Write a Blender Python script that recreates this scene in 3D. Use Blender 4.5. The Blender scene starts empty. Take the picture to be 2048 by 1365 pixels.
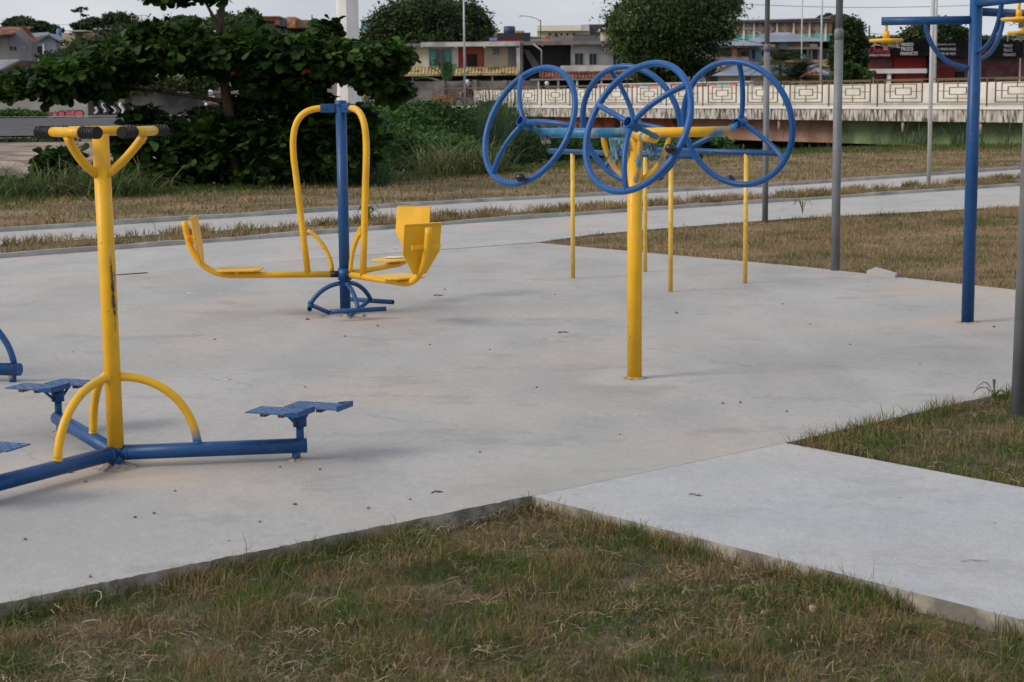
import bpy, bmesh, math, random
import numpy as np
from mathutils import Vector, Matrix, noise as mnoise
random.seed(7); RNG = np.random.default_rng(11)
R = math.radians
sc = bpy.context.scene
# ---------------------------------------------------------------- camera
FPX, CX, CY, CAMH = 3500.0, 1024.0, 682.5, 1.65
cam_d = bpy.data.cameras.new('camera'); cam = bpy.data.objects.new('camera', cam_d)
sc.collection.objects.link(cam); sc.camera = cam
cam_d.sensor_width = 36; cam_d.lens = FPX / 2048 * 36
cam_d.clip_start = 0.05; cam_d.clip_end = 6000
ROT = Matrix.Rotation(R(90 - 7.95), 3, 'X') @ Matrix.Rotation(R(-0.5), 3, 'Z')
cam.matrix_world = Matrix.Translation((0, 0, CAMH)) @ ROT.to_4x4()
cam_d.dof.use_dof = True; cam_d.dof.focus_distance = 9.6; cam_d.dof.aperture_fstop = 9.0
# ---------------------------------------------------------------- world, sun, exposure
SUN_EL, SUN_AZ = R(34), R(-112)       # azimuth from +Y towards +X
w = bpy.data.worlds.new("World"); sc.world = w; w.use_nodes = True
nt = w.node_tree; nt.nodes.clear()
def wn(t, **k):
    n = nt.nodes.new(t)
    for a, b in k.items(): setattr(n, a, b)
    return n
sky = wn('ShaderNodeTexSky', sky_type='NISHITA', sun_disc=False, sun_elevation=SUN_EL, sun_rotation=SUN_AZ, dust_density=3.0)
bg1 = wn('ShaderNodeBackground'); bg1.inputs[1].default_value = 0.09
bg2 = wn('ShaderNodeBackground'); bg2.inputs[1].default_value = 1.0
tc = wn('ShaderNodeTexCoord'); sep = wn('ShaderNodeSeparateXYZ')
mp = wn('ShaderNodeMapping'); mp.inputs[3].default_value = (1.6, 1.6, 5.0)
nz = wn('ShaderNodeTexNoise'); nz.inputs['Scale'].default_value = 2.2; nz.inputs['Detail'].default_value = 5
cr = wn('ShaderNodeValToRGB')
cr.color_ramp.elements[0].position = 0.40; cr.color_ramp.elements[0].color = (0.42, 0.455, 0.51, 1)
cr.color_ramp.elements[1].position = 0.64; cr.color_ramp.elements[1].color = (0.58, 0.60, 0.63, 1)
grad = wn('ShaderNodeMapRange'); grad.inputs[1].default_value = 0.0; grad.inputs[2].default_value = 0.9
grad.inputs[3].default_value = 1.0; grad.inputs[4].default_value = 1.0
mul = wn('ShaderNodeVectorMath', operation='SCALE'); mix = wn('ShaderNodeMixShader'); mix.inputs[0].default_value = 0.80
out = wn('ShaderNodeOutputWorld'); L = nt.links.new
L(tc.outputs['Generated'], mp.inputs[0]); L(mp.outputs[0], nz.inputs['Vector']); L(nz.outputs[0], cr.inputs[0])
L(tc.outputs['Generated'], sep.inputs[0]); L(sep.outputs[2], grad.inputs[0])
L(cr.outputs[0], mul.inputs[0]); L(grad.outputs[0], mul.inputs['Scale'])
L(sky.outputs[0], bg1.inputs[0]); L(mul.outputs[0], bg2.inputs[0])
L(bg1.outputs[0], mix.inputs[1]); L(bg2.outputs[0], mix.inputs[2]); L(mix.outputs[0], out.inputs[0])
sun_d = bpy.data.lights.new('sun', 'SUN'); sun_d.energy = 1.35; sun_d.angle = R(22); sun_d.color = (1.0, 0.90, 0.78)
sun = bpy.data.objects.new('sun', sun_d); sc.collection.objects.link(sun)
sd = Vector((math.sin(SUN_AZ) * math.cos(SUN_EL), math.cos(SUN_AZ) * math.cos(SUN_EL), math.sin(SUN_EL)))
sun.rotation_euler = sd.to_track_quat('Z', 'Y').to_euler()
sc.view_settings.view_transform = 'Standard'; sc.view_settings.look = 'None'
sc.view_settings.exposure = 0.50; sc.view_settings.gamma = 1.0; sc.view_settings.use_curve_mapping = False
sc.cycles.max_bounces = 6; sc.cycles.transparent_max_bounces = 8
# ---------------------------------------------------------------- helpers
def ray(px, py):
    return ROT @ Vector(((px - CX) / FPX, -(py - CY) / FPX, -1.0))
def G(px, py, z=0.0):                 # where the photograph's ground point lies
    d = ray(px, py); t = (z - CAMH) / d.z
    return Vector((d.x * t, d.y * t, z))
def W(px, py, Y):                     # point of a given distance
    d = ray(px, py); t = Y / d.y
    return Vector((d.x * t, Y, CAMH + d.z * t))
MATS = {}
def mat(name, col, rough=0.7, var=0.12, scale=6.0, col2=None, bump=0.0, bscale=40.0, metal=0.0, spec=0.4, stretch=(1, 1, 1),
        t0=0.42, t1=0.58, island=0.0, trans=0.0, detail=5, coat=0.0):
    if name in MATS: return MATS[name]
    m = bpy.data.materials.new(name); MATS[name] = m; m.use_nodes = True
    n = m.node_tree; P = n.nodes['Principled BSDF']; Lk = n.links.new
    P.inputs['Roughness'].default_value = rough; P.inputs['Metallic'].default_value = metal
    P.inputs['Specular IOR Level'].default_value = spec
    if coat: P.inputs['Coat Weight'].default_value = coat
    tcn = n.nodes.new('ShaderNodeTexCoord'); mpn = n.nodes.new('ShaderNodeMapping'); mpn.inputs[3].default_value = stretch
    Lk(tcn.outputs['Object'], mpn.inputs[0])
    ns = n.nodes.new('ShaderNodeTexNoise'); ns.inputs['Scale'].default_value = scale; ns.inputs['Detail'].default_value = detail
    Lk(mpn.outputs[0], ns.inputs['Vector'])
    rp = n.nodes.new('ShaderNodeValToRGB'); c = Vector(col[:3])
    a = c * (1 - var); b = (Vector(col2[:3]) if col2 else c * (1 + var))
    rp.color_ramp.elements[0].position = t0; rp.color_ramp.elements[0].color = (*a, 1)
    rp.color_ramp.elements[1].position = t1; rp.color_ramp.elements[1].color = (*b, 1)
    Lk(ns.outputs[0], rp.inputs[0]); res = rp.outputs[0]
    if island:
        g = n.nodes.new('ShaderNodeNewGeometry'); mr = n.nodes.new('ShaderNodeMapRange')
        mr.inputs[3].default_value = 1 - island; mr.inputs[4].default_value = 1 + island
        Lk(g.outputs['Random Per Island'], mr.inputs[0])
        vm = n.nodes.new('ShaderNodeVectorMath'); vm.operation = 'SCALE'
        Lk(res, vm.inputs[0]); Lk(mr.outputs[0], vm.inputs['Scale']); res = vm.outputs[0]
    Lk(res, P.inputs['Base Color'])
    if bump:
        n2 = n.nodes.new('ShaderNodeTexNoise'); n2.inputs['Scale'].default_value = bscale; n2.inputs['Detail'].default_value = 4
        Lk(mpn.outputs[0], n2.inputs['Vector'])
        bp = n.nodes.new('ShaderNodeBump'); bp.inputs['Strength'].default_value = bump; bp.inputs['Distance'].default_value = 0.02
        Lk(n2.outputs[0], bp.inputs['Height']); Lk(bp.outputs[0], P.inputs['Normal'])
    if trans:
        tr = n.nodes.new('ShaderNodeBsdfTranslucent'); mx = n.nodes.new('ShaderNodeMixShader'); mx.inputs[0].default_value = trans
        Lk(res, tr.inputs[0]); Lk(P.outputs[0], mx.inputs[1]); Lk(tr.outputs[0], mx.inputs[2])
        Lk(mx.outputs[0], n.nodes['Material Output'].inputs[0])
    return m

class MB:
    def __init__(s): s.v = []; s.f = []; s.mi = []; s.sm = []; s.cur = 0
    def add(s, vs, fs, smooth=False):
        o = len(s.v); s.v += [tuple(v) for v in vs]
        for f in fs: s.f.append([i + o for i in f]); s.mi.append(s.cur); s.sm.append(smooth)
        return s
    def box(s, c, d, rz=0.0, M=None):
        hx, hy, hz = d[0] / 2, d[1] / 2, d[2] / 2
        vs = [Vector((x, y, z)) for z in (-hz, hz) for x, y in ((-hx, -hy), (hx, -hy), (hx, hy), (-hx, hy))]
        if M is None: M = Matrix.Rotation(rz, 3, 'Z')
        c = Vector(c); vs = [M @ v + c for v in vs]
        return s.add(vs, [(3, 2, 1, 0), (4, 5, 6, 7), (0, 1, 5, 4), (1, 2, 6, 5), (2, 3, 7, 6), (3, 0, 4, 7)])
    def wbox(s, a, b):
        a = Vector(a); b = Vector(b)
        return s.box((a + b) / 2, [abs(b[i] - a[i]) for i in range(3)])
    def tube(s, pts, r, seg=14, closed=False, cap=True, hollow=0.0):
        pts = [Vector(p) for p in pts]; n = len(pts)
        rr = r if isinstance(r, (list, tuple)) else [r] * n
        tan = []
        for i in range(n):
            if closed: t = pts[(i + 1) % n] - pts[i - 1]
            elif i == 0: t = pts[1] - pts[0]
            elif i == n - 1: t = pts[-1] - pts[-2]
            else: t = pts[i + 1] - pts[i - 1]
            tan.append(t.normalized())
        up = Vector((0, 0, 1)) if abs(tan[0].z) < 0.9 else Vector((1, 0, 0))
        nrm = (up - tan[0] * up.dot(tan[0])).normalized(); vs = []
        for i in range(n):
            nrm = (nrm - tan[i] * nrm.dot(tan[i])).normalized(); bi = tan[i].cross(nrm)
            for k in range(seg):
                a = 2 * math.pi * k / seg
                vs.append(pts[i] + (nrm * math.cos(a) + bi * math.sin(a)) * rr[i])
        fs = []
        for i in range(n if closed else n - 1):
            j = (i + 1) % n
            for k in range(seg):
                k2 = (k + 1) % seg
                fs.append((i * seg + k, i * seg + k2, j * seg + k2, j * seg + k))
        s.add(vs, fs, True)
        if cap and not closed:
            o = len(s.v) - len(vs)
            for base, rev, idx in ((0, True, 0), ((n - 1) * seg, False, n - 1)):
                ring = [o + base + k for k in range(seg)]
                if hollow:                                   # open pipe end: a short dark bore
                    c = pts[idx]; tt = tan[idx] * (1 if rev else -1)
                    inner = [c + (Vector(s.v[q]) - c) * hollow for q in ring]
                    deep = [p + tt * 0.05 for p in inner]
                    o2 = len(s.v); s.v += [tuple(p) for p in inner] + [tuple(p) for p in deep]
                    for k in range(seg):
                        k2 = (k + 1) % seg
                        for q in ((ring[k], ring[k2], o2 + k2, o2 + k), (o2 + k, o2 + k2, o2 + seg + k2, o2 + seg + k)):
                            s.f.append(list(q) if not rev else list(q)[::-1]); s.mi.append(s.cur); s.sm.append(False)
                    s.f.append([o2 + seg + k for k in range(seg)]); s.mi.append(s.cur); s.sm.append(False)
                else:
                    s.f.append(ring[::-1] if rev else ring); s.mi.append(s.cur); s.sm.append(False)
        return s
    def lathe(s, prof, c=(0, 0, 0), axis=(0, 0, 1), seg=24):
        ax = Vector(axis).normalized(); u = ax.orthogonal().normalized(); v = ax.cross(u); c = Vector(c)
        vs = [c + ax * z + (u * math.cos(2 * math.pi * k / seg) + v * math.sin(2 * math.pi * k / seg)) * r for r, z in prof for k in range(seg)]
        fs = [(i * seg + k, i * seg + (k + 1) % seg, (i + 1) * seg + (k + 1) % seg, (i + 1) * seg + k) for i in range(len(prof) - 1) for k in range(seg)]
        return s.add(vs, fs, True)
    def prism(s, poly, z0, z1):
        n = len(poly); vs = [(p[0], p[1], z0) for p in poly] + [(p[0], p[1], z1) for p in poly]
        return s.add(vs, [list(range(n))[::-1], list(range(n, 2 * n))] + [(i, (i + 1) % n, n + (i + 1) % n, n + i) for i in range(n)])
    def slab(s, poly3, nrm, th):
        n = len(poly3); nn = Vector(nrm).normalized() * th
        vs = [Vector(p) for p in poly3] + [Vector(p) + nn for p in poly3]
        return s.add(vs, [list(range(n))[::-1], list(range(n, 2 * n))] + [(i, (i + 1) % n, n + (i + 1) % n, n + i) for i in range(n)])
    def build(s, name, m, parent=None, bevel=0.0, fix=True):
        me = bpy.data.meshes.new(name); me.from_pydata(s.v, [], s.f)
        ms = m if isinstance(m, (list, tuple)) else [m]
        for q in ms: me.materials.append(q)
        me.polygons.foreach_set('material_index', s.mi); me.polygons.foreach_set('use_smooth', s.sm)
        if fix:
            bm = bmesh.new(); bm.from_mesh(me); bmesh.ops.recalc_face_normals(bm, faces=bm.faces); bm.to_mesh(me); bm.free()
        me.update(); o = bpy.data.objects.new(name, me); sc.collection.objects.link(o); o.parent = parent
        if bevel:
            b = o.modifiers.new('bevel', 'BEVEL'); b.width = bevel; b.segments = 2; b.limit_method = 'ANGLE'
        return o
def npmesh(name, verts, faces, m, parent=None, smooth=False):
    """verts (N,3) array, faces (M,k) array of one size"""
    me = bpy.data.meshes.new(name); k = faces.shape[1]
    me.vertices.add(len(verts)); me.vertices.foreach_set('co', verts.astype(np.float32).ravel())
    me.loops.add(faces.size); me.loops.foreach_set('vertex_index', faces.astype(np.int32).ravel())
    me.polygons.add(len(faces)); me.polygons.foreach_set('loop_start', np.arange(0, faces.size, k, dtype=np.int32))
    if smooth: me.polygons.foreach_set('use_smooth', np.ones(len(faces), dtype=bool))
    me.materials.append(m); me.update(calc_edges=True); me.validate()
    o = bpy.data.objects.new(name, me); sc.collection.objects.link(o); o.parent = parent
    return o
def tag(o, label, cat, group=None, kind=None):
    o['label'] = label; o['category'] = cat
    if group: o['group'] = group
    if kind: o['kind'] = kind
    return o
def struct(o, label=None):
    o['kind'] = 'structure'
    if label: o['label'] = label
    return o
def stuff(o, label, cat='grass'):
    o['label'] = label; o['category'] = cat; o['kind'] = 'stuff'; return o
def thing(name, label, cat, loc=(0, 0, 0), rz=0.0, group=None):
    o = bpy.data.objects.new(name, None); sc.collection.objects.link(o); o.empty_display_size = 0.2
    o.location = loc; o.rotation_euler = (0, 0, rz); return tag(o, label, cat, group)
def copy_tree(o, parent=None):
    c = o.copy(); sc.collection.objects.link(c); c.parent = parent
    for ch in list(o.children): copy_tree(ch, c)
    return c
def bez(p0, p1, p2, p3=None, n=14):
    p = [Vector(q) for q in (p0, p1, p2)] + ([Vector(p3)] if p3 is not None else [])
    res = []
    for i in range(n + 1):
        t = i / n; q = list(p)
        while len(q) > 1: q = [q[k].lerp(q[k + 1], t) for k in range(len(q) - 1)]
        res.append(q[0])
    return res
def pol(a, r, z=0.0): return Vector((math.cos(a) * r, math.sin(a) * r, z))
def text_part(name, body, m, parent, loc, h, width=None, rz=0.0, ext=0.01, bold=0.0):
    cu = bpy.data.curves.new(name, 'FONT'); cu.body = body; cu.size = 1.0; cu.extrude = 0.0; cu.offset = bold
    cu.align_x = 'LEFT'; tmp = bpy.data.objects.new(name, cu); sc.collection.objects.link(tmp)
    bpy.context.view_layer.update(); dg = bpy.context.evaluated_depsgraph_get()
    me = bpy.data.meshes.new_from_object(tmp.evaluated_get(dg)); bpy.data.objects.remove(tmp)
    co = np.array([v.co[:] for v in me.vertices]); mn = co.min(0); mx = co.max(0)
    sx = (width / (mx[0] - mn[0])) if width else h / (mx[1] - mn[1]); sz = h / (mx[1] - mn[1])
    for v in me.vertices: v.co = ((v.co.x - mn[0]) * sx, 0.0, (v.co.y - mn[1]) * sz)
    me.materials.clear(); me.materials.append(m)
    o = bpy.data.objects.new(name, me); sc.collection.objects.link(o); o.parent = parent
    o.location = loc; o.rotation_euler = (0, 0, rz); return o
# ---------------------------------------------------------------- plant generators
def leaf_mesh(name, cen, leng, wid, direc, m, parent=None, fold=0.25, roll=None):
    """broad leaves: two quads folded along the midrib. cen,direc (N,3); leng,wid (N,)"""
    N = len(cen); d = direc / np.linalg.norm(direc, axis=1)[:, None]
    up = np.tile([0, 0, 1.0], (N, 1)) + RNG.normal(0, 0.45, (N, 3))
    s = np.cross(d, up); s /= np.linalg.norm(s, axis=1)[:, None] + 1e-9; n = np.cross(s, d)
    Lh, Wd = leng[:, None], wid[:, None]
    side = lambda g: [cen + d * Lh * a + s * Wd * b * g + n * (Wd * fold * c - Lh * e) for a, b, c, e in ((.28, .22, .3, 0), (.58, .46, .5, .02), (.82, .50, .4, .05), (.97, .27, .2, .09))]
    pts = [cen] + side(1) + [cen + d * Lh - n * Lh * .11] + side(-1)[::-1]
    V = np.stack(pts, 1).reshape(-1, 3); b = np.arange(N)[:, None] * 10
    F = np.concatenate([b + np.array([0, 1, 2, 5]), b + np.array([2, 3, 4, 5]), b + np.array([0, 5, 8, 9]), b + np.array([5, 6, 7, 8])])
    return npmesh(name, V, F, m, parent)
def quad_leaves(name, cen, size, m, parent=None, droop=0.0, asp=0.6):
    N = len(cen); d = RNG.normal(0, 1, (N, 3)); d[:, 2] = d[:, 2] * .6 - droop; d /= np.linalg.norm(d, axis=1)[:, None]
    u = RNG.normal(0, 1, (N, 3)); s = np.cross(d, u); s /= np.linalg.norm(s, axis=1)[:, None]
    S = (size * RNG.uniform(.6, 1.4, N))[:, None]
    V = np.stack([cen, cen + d * S * .5 + s * S * asp * .5, cen + d * S, cen + d * S * .5 - s * S * asp * .5], 1).reshape(-1, 3)
    F = np.arange(N * 4).reshape(N, 4)
    return npmesh(name, V, F, m, parent)
def lobe_points(lobes, total, shell=0.55, clump=0.0):
    """points in ellipsoids (cx,cy,cz,rx,ry,rz), denser toward the outside"""
    vol = np.array([(l[3] * l[4] * l[5]) ** (2 / 3) for l in lobes]); cnt = (vol / vol.sum() * total).astype(int) + 1; out = []
    for l, c in zip(lobes, cnt):
        v = RNG.normal(0, 1, (c, 3)); v /= np.linalg.norm(v, axis=1)[:, None]
        r = (shell + (1 - shell) * RNG.uniform(0, 1, c)) * (1 + RNG.normal(0, .07, c))
        if clump:                                         # sub clumps that break the outline
            k = max(6, c // 90); cc = RNG.normal(0, 1, (k, 3)); cc /= np.linalg.norm(cc, axis=1)[:, None]
            idx = RNG.integers(0, k, c); v = cc[idx] * RNG.uniform(.72, 1.05, c)[:, None] + RNG.normal(0, clump, (c, 3)); r = np.ones(c)
        out.append(np.array(l[:3]) + v * r[:, None] * np.array(l[3:6]))
    return np.concatenate(out)
def in_poly(P, poly):
    x, y = P[:, 0], P[:, 1]; ins = np.zeros(len(P), bool); n = len(poly); j = n - 1
    for i in range(n):
        xi, yi = poly[i][0], poly[i][1]; xj, yj = poly[j][0], poly[j][1]
        c = ((yi > y) != (yj > y)) & (x < (xj - xi) * (y - yi) / (yj - yi + 1e-12) + xi); ins ^= c; j = i
    return ins
def vnoise(x, y, s, seed=0.0):
    return np.array([mnoise.noise((a * s + seed, b * s - seed, seed)) for a, b in zip(x, y)])
def fastnoise(x, y, s, seed=1):
    """cheap smooth value noise"""
    g = np.random.default_rng(seed).uniform(-1, 1, (64, 64)); u = x * s; v = y * s
    i = np.floor(u).astype(int); j = np.floor(v).astype(int); fu = u - i; fv = v - j
    fu = fu * fu * (3 - 2 * fu); fv = fv * fv * (3 - 2 * fv); i %= 64; j %= 64; i2 = (i + 1) % 64; j2 = (j + 1) % 64
    return (g[i, j] * (1 - fu) + g[i2, j] * fu) * (1 - fv) + (g[i, j2] * (1 - fu) + g[i2, j2] * fu) * fv
def blades(P, h, wd, lean=0.5, curl=0.4, face=None):
    """P (N,3) roots -> verts, quad faces (two quads, tip degenerate)"""
    N = len(P); a = RNG.uniform(0, 2 * math.pi, N); b = RNG.uniform(0, 2 * math.pi, N)
    dl = np.stack([np.cos(a), np.sin(a), np.zeros(N)], 1); sd_ = np.stack([np.cos(b), np.sin(b), np.zeros(N)], 1)
    ln = (RNG.uniform(0, 1, N) ** 1.2 * lean)[:, None]; H = h[:, None]; Wd = wd[:, None]
    up = np.array([0, 0, 1.0]); mid = P + (up * np.sqrt(np.clip(1 - ln ** 2, .05, 1)) + dl * ln) * H * .55
    c = curl * RNG.uniform(0.3, 1.3, N)[:, None]
    dirn = (up * np.clip(np.sqrt(np.clip(1 - ln ** 2, .05, 1)) - c, -.6, 1) + dl * (ln + c)); tip = mid + dirn * H * .45
    V = np.stack([P - sd_ * Wd / 2, P + sd_ * Wd / 2, mid + sd_ * Wd * .42, mid - sd_ * Wd * .42, tip + sd_ * Wd * .06, tip - sd_ * Wd * .06], 1).reshape(-1, 3)
    q = np.arange(N)[:, None] * 6
    return V, np.concatenate([q + np.array([0, 1, 2, 3]), q + np.array([3, 2, 4, 5])])
# ---------------------------------------------------------------- materials
def grass_mat(name, green, green2, straw, straw2, bias=0.5, nscale=2.0, mixw=0.35):
    if name in MATS: return MATS[name]
    m = bpy.data.materials.new(name); MATS[name] = m; m.use_nodes = True; n = m.node_tree; P = n.nodes['Principled BSDF']; Lk = n.links.new
    P.inputs['Roughness'].default_value = .75; P.inputs['Specular IOR Level'].default_value = .2
    t = n.nodes.new('ShaderNodeTexCoord'); ns = n.nodes.new('ShaderNodeTexNoise'); ns.inputs['Scale'].default_value = nscale; ns.inputs['Detail'].default_value = 3
    Lk(t.outputs['Object'], ns.inputs['Vector'])
    g = n.nodes.new('ShaderNodeNewGeometry')
    def math_(op, a, b):
        q = n.nodes.new('ShaderNodeMath'); q.operation = op
        for i, v in enumerate((a, b)):
            if isinstance(v, (int, float)): q.inputs[i].default_value = v
            else: Lk(v, q.inputs[i])
        return q.outputs[0]
    isl = g.outputs['Random Per Island']
    f = math_('ADD', math_('MULTIPLY', math_('SUBTRACT', ns.outputs[0], .5), 3.2), math_('ADD', math_('MULTIPLY', math_('SUBTRACT', isl, .5), mixw * 2), bias))
    step = n.nodes.new('ShaderNodeMapRange'); step.inputs[1].default_value = .35; step.inputs[2].default_value = .65; Lk(f, step.inputs[0])
    fr = math_('FRACT', math_('MULTIPLY', isl, 37.0), 0.0)
    def mixc(fac, a, b):
        q = n.nodes.new('ShaderNodeMix'); q.data_type = 'RGBA'; Lk(fac, q.inputs[0])
        for i, v in ((6, a), (7, b)):
            if isinstance(v, tuple): q.inputs[i].default_value = (*v, 1)
            else: Lk(v, q.inputs[i])
        return q.outputs[2]
    col = mixc(step.outputs[0], mixc(fr, green, green2), mixc(fr, straw, straw2)); Lk(col, P.inputs['Base Color'])
    tr = n.nodes.new('ShaderNodeBsdfTranslucent'); mx = n.nodes.new('ShaderNodeMixShader'); mx.inputs[0].default_value = .25
    Lk(col, tr.inputs[0]); Lk(P.outputs[0], mx.inputs[1]); Lk(tr.outputs[0], mx.inputs[2]); Lk(mx.outputs[0], n.nodes['Material Output'].inputs[0])
    return m
def concrete_mat(name, c1, c2, marks=(), fine=0.10, streak=(1.2, .45, 1)):
    m = bpy.data.materials.new(name); MATS[name] = m; m.use_nodes = True; n = m.node_tree; P = n.nodes['Principled BSDF']; Lk = n.links.new
    P.inputs['Roughness'].default_value = .82; P.inputs['Specular IOR Level'].default_value = .25
    t = n.nodes.new('ShaderNodeTexCoord'); obj = t.outputs['Object']
    def noise(sc_, det, stretch=None, rough=.55):
        q = n.nodes.new('ShaderNodeTexNoise'); q.inputs['Scale'].default_value = sc_; q.inputs['Detail'].default_value = det; q.inputs['Roughness'].default_value = rough
        if stretch:
            mpp = n.nodes.new('ShaderNodeMapping'); mpp.inputs[3].default_value = stretch; mpp.inputs[2].default_value = (0, 0, R(24)); Lk(obj, mpp.inputs[0]); Lk(mpp.outputs[0], q.inputs['Vector'])
        else: Lk(obj, q.inputs['Vector'])
        return q.outputs[0]
    def ramp(v, a, b, ca, cb):
        q = n.nodes.new('ShaderNodeValToRGB'); q.color_ramp.elements[0].position = a; q.color_ramp.elements[1].position = b
        q.color_ramp.elements[0].color = (*ca, 1); q.color_ramp.elements[1].color = (*cb, 1); Lk(v, q.inputs[0]); return q.outputs[0]
    def mixc(f, a, b, mode='MIX'):
        q = n.nodes.new('ShaderNodeMix'); q.data_type = 'RGBA'; q.blend_type = mode
        if isinstance(f, float): q.inputs[0].default_value = f
        else: Lk(f, q.inputs[0])
        for i, v in ((6, a), (7, b)):
            if isinstance(v, tuple): q.inputs[i].default_value = (*v, 1)
            else: Lk(v, q.inputs[i])
        return q.outputs[2]
    base = ramp(noise(1.1, 6, streak), .35, .65, c1, c2)
    warm = ramp(noise(.7, 3), .48, .72, (0, 0, 0), (1, 1, 1))
    base = mixc(warm, base, (c2[0] * 1.04, c2[1] * .96, c2[2] * .90))
    base = mixc(.8, base, ramp(noise(2.6, 10, (1.3, .6, 1), .70), .32, .70, (.93, .93, .935), (1.04, 1.035, 1.03)), 'MULTIPLY')
    base = mixc(1.0, base, ramp(noise(160, 2), .3, .7, (1 - fine,) * 3, (1 + fine,) * 3), 'MULTIPLY')
    base = mixc(.9, base, ramp(noise(17, 8, (1.2, .8, 1), .72), .35, .65, (.90, .90, .905), (1.05, 1.045, 1.04)), 'MULTIPLY')
    swl = ramp(noise(1.9, 12, (.7, 1, 1), .80), .53, .60, (0, 0, 0), (.55, .55, .55)); base = mixc(swl, base, (c1[0] * .80, c1[1] * .79, c1[2] * .77))
    spots = ramp(noise(14, 6, None, .7), .70, .76, (0, 0, 0), (1, 1, 1))
    base = mixc(spots, base, mixc(.55, base, (.22, .21, .20)))
    cv = n.nodes.new('ShaderNodeTexVoronoi'); cv.feature = 'DISTANCE_TO_EDGE'; cv.inputs['Scale'].default_value = .42
    dn = n.nodes.new('ShaderNodeTexNoise'); dn.inputs['Scale'].default_value = 1.7; dn.inputs['Detail'].default_value = 7; Lk(obj, dn.inputs['Vector'])
    dm = n.nodes.new('ShaderNodeVectorMath'); dm.operation = 'MULTIPLY_ADD'; dm.inputs[1].default_value = (.9, .9, 0); Lk(dn.outputs['Color'], dm.inputs[0]); Lk(obj, dm.inputs[2]); Lk(dm.outputs[0], cv.inputs['Vector'])
    cm = n.nodes.new('ShaderNodeMapRange'); cm.inputs[1].default_value = .0015; cm.inputs[2].default_value = .0045; cm.inputs[3].default_value = 1; cm.inputs[4].default_value = 0; Lk(cv.outputs['Distance'], cm.inputs[0])
    cx_ = n.nodes.new('ShaderNodeMath'); cx_.operation = 'MULTIPLY'; Lk(cm.outputs[0], cx_.inputs[0]); Lk(ramp(noise(.8, 4), .50, .60, (0, 0, 0), (.3, .3, .3)), cx_.inputs[1])
    base = mixc(cx_.outputs[0], base, (.17, .16, .15))
    vo = n.nodes.new('ShaderNodeTexVoronoi'); vo.inputs['Scale'].default_value = 7.5; Lk(obj, vo.inputs['Vector'])
    vs = n.nodes.new('ShaderNodeSeparateColor'); Lk(vo.outputs['Color'], vs.inputs[0])
    th_ = n.nodes.new('ShaderNodeMapRange'); th_.inputs[1].default_value = .45; th_.inputs[2].default_value = 1.0; th_.inputs[3].default_value = 0; th_.inputs[4].default_value = .060; Lk(vs.outputs[0], th_.inputs[0])
    lt = n.nodes.new('ShaderNodeMath'); lt.operation = 'LESS_THAN'; Lk(vo.outputs['Distance'], lt.inputs[0]); Lk(th_.outputs[0], lt.inputs[1])
    base = mixc(lt.outputs[0], base, ramp(vs.outputs[1], .3, .6, (.10, .09, .085), (.24, .17, .13)))
    for (x, y, r, col, amt) in marks:                        # mortar rings, sand dirt and darker patches, ragged by noise
        vd = n.nodes.new('ShaderNodeVectorMath'); vd.operation = 'DISTANCE'; vd.inputs[1].default_value = (x, y, 0); Lk(obj, vd.inputs[0])
        ad = n.nodes.new('ShaderNodeMath'); ad.operation = 'MULTIPLY_ADD'; ad.inputs[1].default_value = -r * 2.0; Lk(noise(6.0, 7, None, .65), ad.inputs[0]); Lk(vd.outputs['Value'], ad.inputs[2])
        k = ramp(ad.outputs[0], 0, 1, (1, 1, 1), (0, 0, 0))
        mr = n.nodes.new('ShaderNodeMapRange'); mr.inputs[1].default_value = r * .22; mr.inputs[2].default_value = -r * .35 ; mr.inputs[3].default_value = 0; mr.inputs[4].default_value = amt * .6
        Lk(ad.outputs[0], mr.inputs[0]); base = mixc(mr.outputs[0], base, col)
    Lk(base, P.inputs['Base Color'])
    bp = n.nodes.new('ShaderNodeBump'); bp.inputs['Strength'].default_value = .35; bp.inputs['Distance'].default_value = .01
    Lk(noise(45, 6), bp.inputs['Height']); Lk(bp.outputs[0], P.inputs['Normal'])
    return m
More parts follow.
